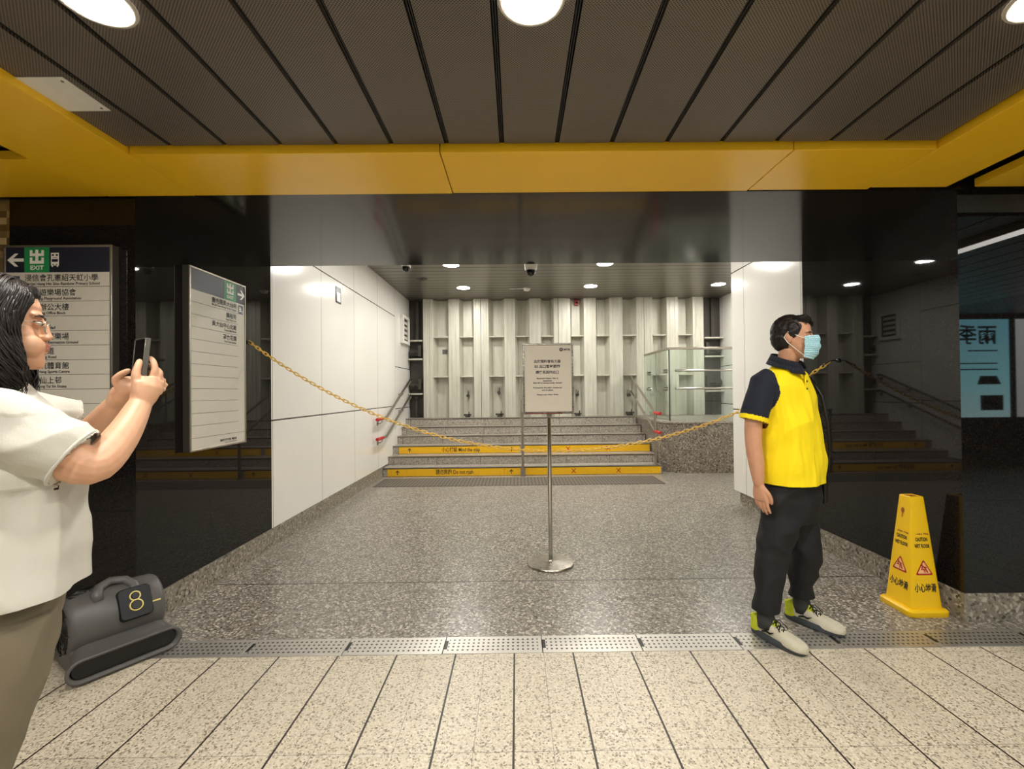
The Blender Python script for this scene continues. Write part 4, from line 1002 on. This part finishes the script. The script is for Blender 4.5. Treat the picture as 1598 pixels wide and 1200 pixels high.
# hair
def cap_hair(X, parent, seed, fn, n=420):
    rnd = random.Random(seed); mb = MB(); fn(mb, rnd); mb.v = [X @ v for v in mb.v]; return mb
def man_hair():
    base = MB(); base.ell((0, .024, .040), (.083, .098, .098), 30, 20); base.ell((0, .048, .005), (.078, .074, .085), 24, 16); base.ell((0, -.028, .098), (.058, .056, .030), 24, 16)
    for s in (-1, 1): base.ell((s*.070, -.006, .040), (.017, .040, .046), 14, 10); base.ell((s*.070, -.016, .012), (.006, .008, .020), 12, 8)
    base.v = [HX @ v for v in base.v]; Xi = HX.inverted()
    o = fuse('hair', base, .004, ['hair'], man, 3, cuts=[], wrinkle=lambda v: .0035*noise.noise(Vector(v)*70)-.0008)
    st = MB(); rnd = random.Random(4)
    for k in range(170):
        x = rnd.uniform(-.06, .06); y = -.056+rnd.uniform(-.004, .03); z = .108-.35*abs(x)-.0*abs(y)+rnd.uniform(-.004, .010)
        x2 = x+.02+rnd.uniform(-.01, .012); st.tube([HX @ Vector(p) for p in ((x, y+.02, z+.010), (x+.006, y-.006, z+.012), (x2, y-.019, z-.006), (x2+.004, y-.022, z-.014-rnd.uniform(0, .008)))], [.0026, .0026, .002, .0006], 4)
    for k in range(0):
        a = rnd.uniform(-.3, pi+.3); ph = rnd.uniform(.05, 1.25); r = .097
        p = Vector((.086*cos(a)*sin(ph), .03+.10*sin(a)*sin(ph), .04+.10*cos(ph))); d = Vector((.004*rnd.uniform(-1, 1), .01*rnd.uniform(.2, 1), -.022))
        st.tube([HX @ p, HX @ (p+d*.6+p*.02), HX @ (p+d)], [.0022, .0018, .0006], 4)
    st.build('hair_strands', 'hair', o, world=False, smooth=True)
man_hair()
# face mask
def mask():
    rows = []; nA, nB = 24, 13
    for i in range(nB):
        v = i/(nB-1); z = .002-.128*v; pl_ = .0022*(1 if i % 4 in (1, 2) else -1)*(0 < i < nB-1)
        row = []
        for j in range(nA+1):
            u = -1+2*j/nA; a = u*1.12
            bulge = .026*sin(pi*(.22+.70*v))*cos(a*.9)
            row.append(HX @ Vector(((.070+.004*sin(pi*v))*sin(a)*1.02, -.030-(.070+bulge+pl_)*cos(a)*(1-.10*v*v)+.012*max(0, v-.75)*4*(1-abs(u)), z+(.004*cos(a*2) if v < .1 else 0)+.012*abs(u)**2*(1 if v > .8 else 0))))
        rows.append(row)
    o = band(rows).build('face_mask', 'mask_b', man, world=False, smooth=True); sm = o.modifiers.new('thick', 'SOLIDIFY'); sm.thickness = .0025
    for s in (0, -1):
        sx = -1 if s == 0 else 1
        b = MB(); e0 = rows[1][s]; e1 = rows[-2][s]; ear = HX @ Vector((sx*.084, .030, -.0)); et = HX @ Vector((sx*.083, .012, .030)); eb = HX @ Vector((sx*.081, .012, -.030))
        b.tube([e0, et, ear, eb, e1], .0018, 6); b.build('ear_loop', 'sign_white', o, world=False, smooth=True)
mask()
# radio cord and pouch at his left side
b = MB().tube([(.17, -.03, 1.40), (.19, -.08, 1.30), (.195, -.105, 1.15), (.19, -.115, 1.0), (.195, -.10, .88)], .008, 8); b.build('strap', 'black', man, world=False, smooth=True, label='thin black strap along the shirt front')
MB().box(.17, .205, -.10, -.02, .70, .86).build('pouch', 'black', man, world=False, bevel=.008)

# ---------------------------------------------------------------- the woman taking a picture
wom = thing('person', 'woman with black hair, glasses and white shirt raising a phone at the left edge', 'person', (-1.344, 1.2, 0), radians(131))
WX = Matrix.Translation((0, .028, 1.537)) @ Matrix.Rotation(radians(3), 4, 'X')
mb = MB(); head(mb, WX, True, .955)
mb.ell((0, -.01, 1.455), (.056, .05, .035)); mb.ell((-.036, -.035, 1.475), (.030, .032, .032)); mb.ell((.036, -.035, 1.475), (.030, .032, .032))
mb.tube([(0, .03, 1.47), (0, .034, 1.41), (0, .036, 1.35), (0, .036, 1.30)], [.054, .054, .062, .08], 20)
mb.rings([ering(z, a, b, y) for z, a, b, y in ((.78, .12, .08, .02), (.90, .15, .10, .01), (1.05, .165, .12, 0), (1.2, .17, .12, .005), (1.30, .16, .10, .015), (1.345, .10, .07, .03), (1.37, .06, .05, .035))])
RS, RE, RW = (-.165, .01, 1.305), (-.218, -.160, 1.163), (-.074, -.262, 1.318)
limb(mb, [RS, (-.20, -.08, 1.225), RE, (-.155, -.218, 1.225), RW], [.055, .052, .047, .041, .028])
LE, LW = (.200, -.125, 1.20), (.098, -.208, 1.318)
limb(mb, [(.165, .01, 1.305), (.195, -.06, 1.25), LE, (.155, -.165, 1.25), LW], [.055, .05, .045, .040, .028])
for s in (-1, 1): limb(mb, [(s*.09, .04, .80), (s*.09, .07, .46), (s*.09, .12, .10)], [.07, .05, .04])
for s in (-1, 1): limb(mb, [(s*.09, .13, .05), (s*.09, .02, .03)], [.035, .025])
# phone placement shared by both hands
PC = Vector((-.016, -.262, 1.436)); PX = Matrix.Translation(PC) @ Matrix.Rotation(radians(17), 4, 'Z') @ Matrix.Rotation(radians(5), 4, 'X')   # phone-local: x width, z height, +y screen side
def pp(x, y, z): return PX @ Vector((x, y, z))
# right hand: back of the hand to the viewer, fingers wrapped behind the phone
w_ = Vector(RW)
mb.tube([w_, w_.lerp(pp(-.056, -.006, -.075), .5), pp(-.056, -.008, -.070), pp(-.052, -.012, -.042)], [.028, .033, .034, .022], 16)
mb.tube([pp(-.058, .010, -.085), pp(-.056, .014, -.055)], [.024, .020], 14)
mb.tube([pp(-.054, -.022, -.088), pp(-.052, -.026, -.050)], [.022, .020], 14)
finger(mb, [pp(-.056, .016, -.066), pp(-.054, .024, -.040), pp(-.047, .020, -.016), pp(-.036, .013, .004)], .0135, .0085)
finger(mb, [pp(-.052, -.016, -.048), pp(-.052, -.020, -.018), pp(-.044, -.018, .006), pp(-.030, -.014, .018)], .0105, .0075)
finger(mb, [pp(-.052, -.026, -.052), pp(-.050, -.034, -.026), pp(-.030, -.026, -.010), pp(-.006, -.018, -.002)], .0105, .0075)
finger(mb, [pp(-.050, -.032, -.066), pp(-.046, -.040, -.044), pp(-.022, -.032, -.030), pp(.002, -.020, -.022)], .0102, .0072)
finger(mb, [pp(-.046, -.030, -.086), pp(-.036, -.036, -.068), pp(-.014, -.028, -.058), pp(.006, -.018, -.052)], .0092, .0066)
# left hand: palm up under the phone, thumb on its edge, fingertips showing beyond it
w2 = Vector(LW)
mb.tube([w2, w2.lerp(pp(.050, .004, -.070), .55), pp(.046, .000, -.066), pp(.030, -.014, -.074)], [.028, .034, .033, .024], 16)
mb.tube([pp(.058, -.020, -.085), pp(.036, -.028, -.078)], [.024, .020], 14)
finger(mb, [pp(.056, .026, -.070), pp(.050, .038, -.052), pp(.040, .030, -.034), pp(.032, .016, -.022)], .0125, .0085)
for k, (zz, ll) in enumerate(((-.056, .0), (-.070, .006), (-.084, .002))):
    finger(mb, [pp(.030, -.022, zz-.004), pp(.010, -.034-.004*k, zz-.004), pp(-.010, -.044-ll, zz+.004), pp(-.022, -.056-ll, zz+.012)], .0100, .0072)
finger(mb, [pp(.034, -.020, -.096), pp(.016, -.030, -.100), pp(.0, -.036, -.096)], .0092, .0070)
fuse('body', mb, .0028, ['skin_w', 'lip'], wom, 8, lipcls(WX.inverted(), -.0968))
eyes(WX, wom)
# shirt
mb = MB()
mb.rings([ering(z, a, b, y, p=2.2) for z, a, b, y in ((.835, .225, .150, .004), (.95, .220, .148, .0), (1.08, .208, .140, .0), (1.2, .205, .128, .004), (1.28, .200, .110, .014), (1.325, .165, .094, .024), (1.352, .115, .080, .032), (1.372, .082, .068, .034), (1.385, .070, .062, .034))])
sR = Vector((-.222, -.140, 1.183)); sL = Vector((.212, -.112, 1.262))
aR = (sR-Vector((-.19, -.02, 1.265))).normalized(); aL = (sL-Vector((.19, -.02, 1.29))).normalized()
mb.tube([(-.125, .02, 1.315), (-.175, .0, 1.285), (-.20, -.07, 1.238), sR], [.058, .080, .079, .074], 22)
mb.tube([(.125, .02, 1.315), (.175, .0, 1.285), (.20, -.05, 1.275), sL], [.058, .080, .070, .062], 22)
wf4 = folds(.026, 4.5, 3, (1.0, .9, 1.9)); wf5 = folds(.010, 9, 7, (1, .6, 1.5)); wf6 = folds(.026, 4.5, 11, (1.3, 1.3, .45))
fuse('shirt', mb, .0052, ['shirt_w'], wom, 5, cuts=[(sR-aR*.005, aR, .10), (sL-aL*.005, aL, .085), (Vector((0, 0, .846)), Vector((0, 0, -1)), .4)],
     wrinkle=lambda v: (wf4(v)*.8+wf5(v)*.5)*(1 if v.z < 1.30 else .35) if v.z > 1.12 else wf6(v)+wf4(v)*.25)
for e, d, r in ((sR, aR, .0755), (sL, aL, .0635)):
    u = d.orthogonal().normalized(); w = d.cross(u)
    MB().tube([e-d*.012+(u*cos(j*pi/14)+w*sin(j*pi/14))*r for j in range(28)], .0035, 6, closed=True, cap=False).build('sleeve_hem', 'shirt_w', wom, world=False, smooth=True)
# neckline band
MB().tube([Vector((.072*cos(j*pi/16), .034+.066*sin(j*pi/16), 1.379+.016*sin(j*pi/16))) for j in range(32)], .007, 8, closed=True, cap=False).build('neckband', 'shirt_w', wom, world=False, smooth=True)
# trousers
mb = MB(); mb.rings([ering(z, a, b, y) for z, a, b, y in ((.93, .19, .12, .01), (.85, .195, .125, .02), (.76, .195, .13, .03), (.70, .18, .13, .035), (.64, .15, .12, .04))])
for s in (-1, 1): mb.tube([(s*.095, .03, .80), (s*.10, .04, .68), (s*.10, .055, .56), (s*.10, .078, .45), (s*.10, .105, .3), (s*.10, .13, .09)], [.125, .123, .112, .098, .088, .080], 24)
wf7 = folds(.016, 5, 14, (1.2, 1.2, .9))
fuse('trousers', mb, .006, ['trouser_w'], wom, 5, wrinkle=wf7)
for s in (-1, 1):
    b = MB(); b.rings([ering(z, a, l, .065, s*.10, 24) for z, a, l in ((0, .042, .13), (.02, .046, .135), (.05, .043, .125), (.075, .034, .09))]); b.build('shoe', 'sign_white', wom, world=False, smooth='auto')
# glasses
g = MB()
for s in (-1, 1):
    g.tube([WX @ Vector((s*.031+.021*cos(j*pi/10), -.099+.16*abs(.6*cos(j*pi/10)*s+.0)*.05, -.004+.017*sin(j*pi/10))) for j in range(20)], .0011, 6, closed=True, cap=False)
    g.tube([WX @ Vector(p) for p in ((s*.053, -.096, .002), (s*.069, -.05, .004), (s*.076, .0, .008))], .0012, 6)
g.tube([WX @ Vector(p) for p in ((-.010, -.100, .0), (0, -.103, .003), (.010, -.100, .0))], .0011, 6)
gl = g.build('glasses', 'alu_frame', wom, world=False, smooth=True)
# hair: cap and wavy locks to the shoulder
def whair():
    base = MB(); base.ell((0, .026, .040), (.083, .100, .086), 30, 20); base.ell((0, .066, -.02), (.080, .068, .105), 24, 16); base.ell((0, .072, -.11), (.088, .055, .09), 24, 16)
    base.ell((0, -.026, .084), (.060, .052, .032), 24, 16)
    path = lambda s: [Vector(p) for p in ((s*.026, -.034, .096), (s*.058, -.038, .066), (s*.074, -.018, .020), (s*.080, -.008, -.030), (s*.084, -.016, -.080), (s*.088, -.026, -.125), (s*.090, -.044, -.168))]
    rad = [.026, .035, .039, .041, .043, .041, .030]
    for s in (-1, 1): base.tube(path(s), [r*.86 for r in rad], 20)
    base.v = [WX @ v for v in base.v]
    o = fuse('hair', base, .0045, ['hair'], wom, 6, wrinkle=lambda v: .004*noise.noise(Vector((v.x*60, v.y*60, v.z*12)))+.003*noise.noise(Vector((v.x*120, v.y*120, v.z*22))))
    st = MB(); rnd = random.Random(8)
    def samp(P, R, t):
        x = t*(len(P)-1); k = min(int(x), len(P)-2); f = x-k; return P[k].lerp(P[k+1], f), R[k]*(1-f)+R[k+1]*f
    for k in range(620):
        s = -1 if rnd.random() < .7 else 1
        P = path(s); fi = rnd.uniform(-2.0, 2.0); ph = rnd.uniform(0, 6.3); fr = rnd.uniform(5, 9); t1 = rnd.uniform(.78, 1.10); am = rnd.uniform(.005, .013); t0 = rnd.uniform(0, .35)
        out = Vector((s, 0, 0)); fw = Vector((0, -1, 0)); Q = []
        for q in range(15):
            t = t0+(t1-t0)*q/14; c, r = samp(P, rad, min(t, 1)); c = c+(Vector((0, -.01, -.05))*(t-1)*5 if t > 1 else Vector())
            if t < .3:
                o1 = Vector((s*.55, 0, .83)).lerp(out, t/.3).normalized()
            else: o1 = out
            w = am*t*1.3
            Q.append(c+(o1*cos(fi)+fw*sin(fi))*r*rnd.uniform(.93, .97)*(1.0 if t < .9 else 1-.5*(t-.9)*5)+fw*w*sin(ph+fr*t*2.2)+out*w*cos(ph+fr*t*2.2))
        n_ = len(Q); st.tube([WX @ p for p in Q], [.0024]*(n_-3)+[.0018, .0012, .0004], 4)
    for k in range(160):          # strands combed over the crown from the parting
        s = rnd.choice((-1, 1)); y = rnd.uniform(-.060, .10); 
        Q = []
        for q in range(7):
            a = q/6*1.25; Q.append(Vector((s*(.006+.088*sin(a)), y*(1-.15*sin(a))+.010*sin(a), .040+(.0895-.75*max(0, abs(y-.02)-.03)**1.2)*cos(a)+.0)))
        st.tube([WX @ p for p in Q], [.0022]*6+[.0008], 4)
    st.build('hair_strands', 'hair', o, world=False, smooth=True)
whair()
# the phone she holds
ph = thing('mobile_phone', 'black smartphone in a clear case held up by the woman', 'phone', tuple(wom.matrix_basis @ PC), radians(131+17))
PT = Matrix.Rotation(radians(5), 4, 'X')
def pbox(x0, x1, y0, y1, z0, z1): b = MB().box(x0, x1, y0, y1, z0, z1); b.v = [PT @ v for v in b.v]; return b
pbox(-.0365, .0365, -.0045, .0045, -.074, .074).build('body', 'black', ph, world=False, bevel=.0035, seg=3)
pbox(-.034, .034, .0045, .0049, -.071, .071).build('screen', 'screen', ph, world=False)
c_ = MB()
for a in ((-.0392, -.0367, -.0075, .0062, -.0765, .0765), (.0367, .0392, -.0075, .0062, -.0765, .0765), (-.0392, .0392, -.0075, .0062, .0742, .0768), (-.0392, .0392, -.0075, .0062, -.0768, -.0742)): c_.box(*a)
c_.v = [PT @ v for v in c_.v]; c_.build('clear_case', 'clear_case', ph, world=False, bevel=.001)
b = MB(); b.box(.006, .032, -.0095, -.0045, .038, .070); b.v = [PT @ v for v in b.v]; b.build('camera_bump', 'black', ph, world=False, bevel=.002)
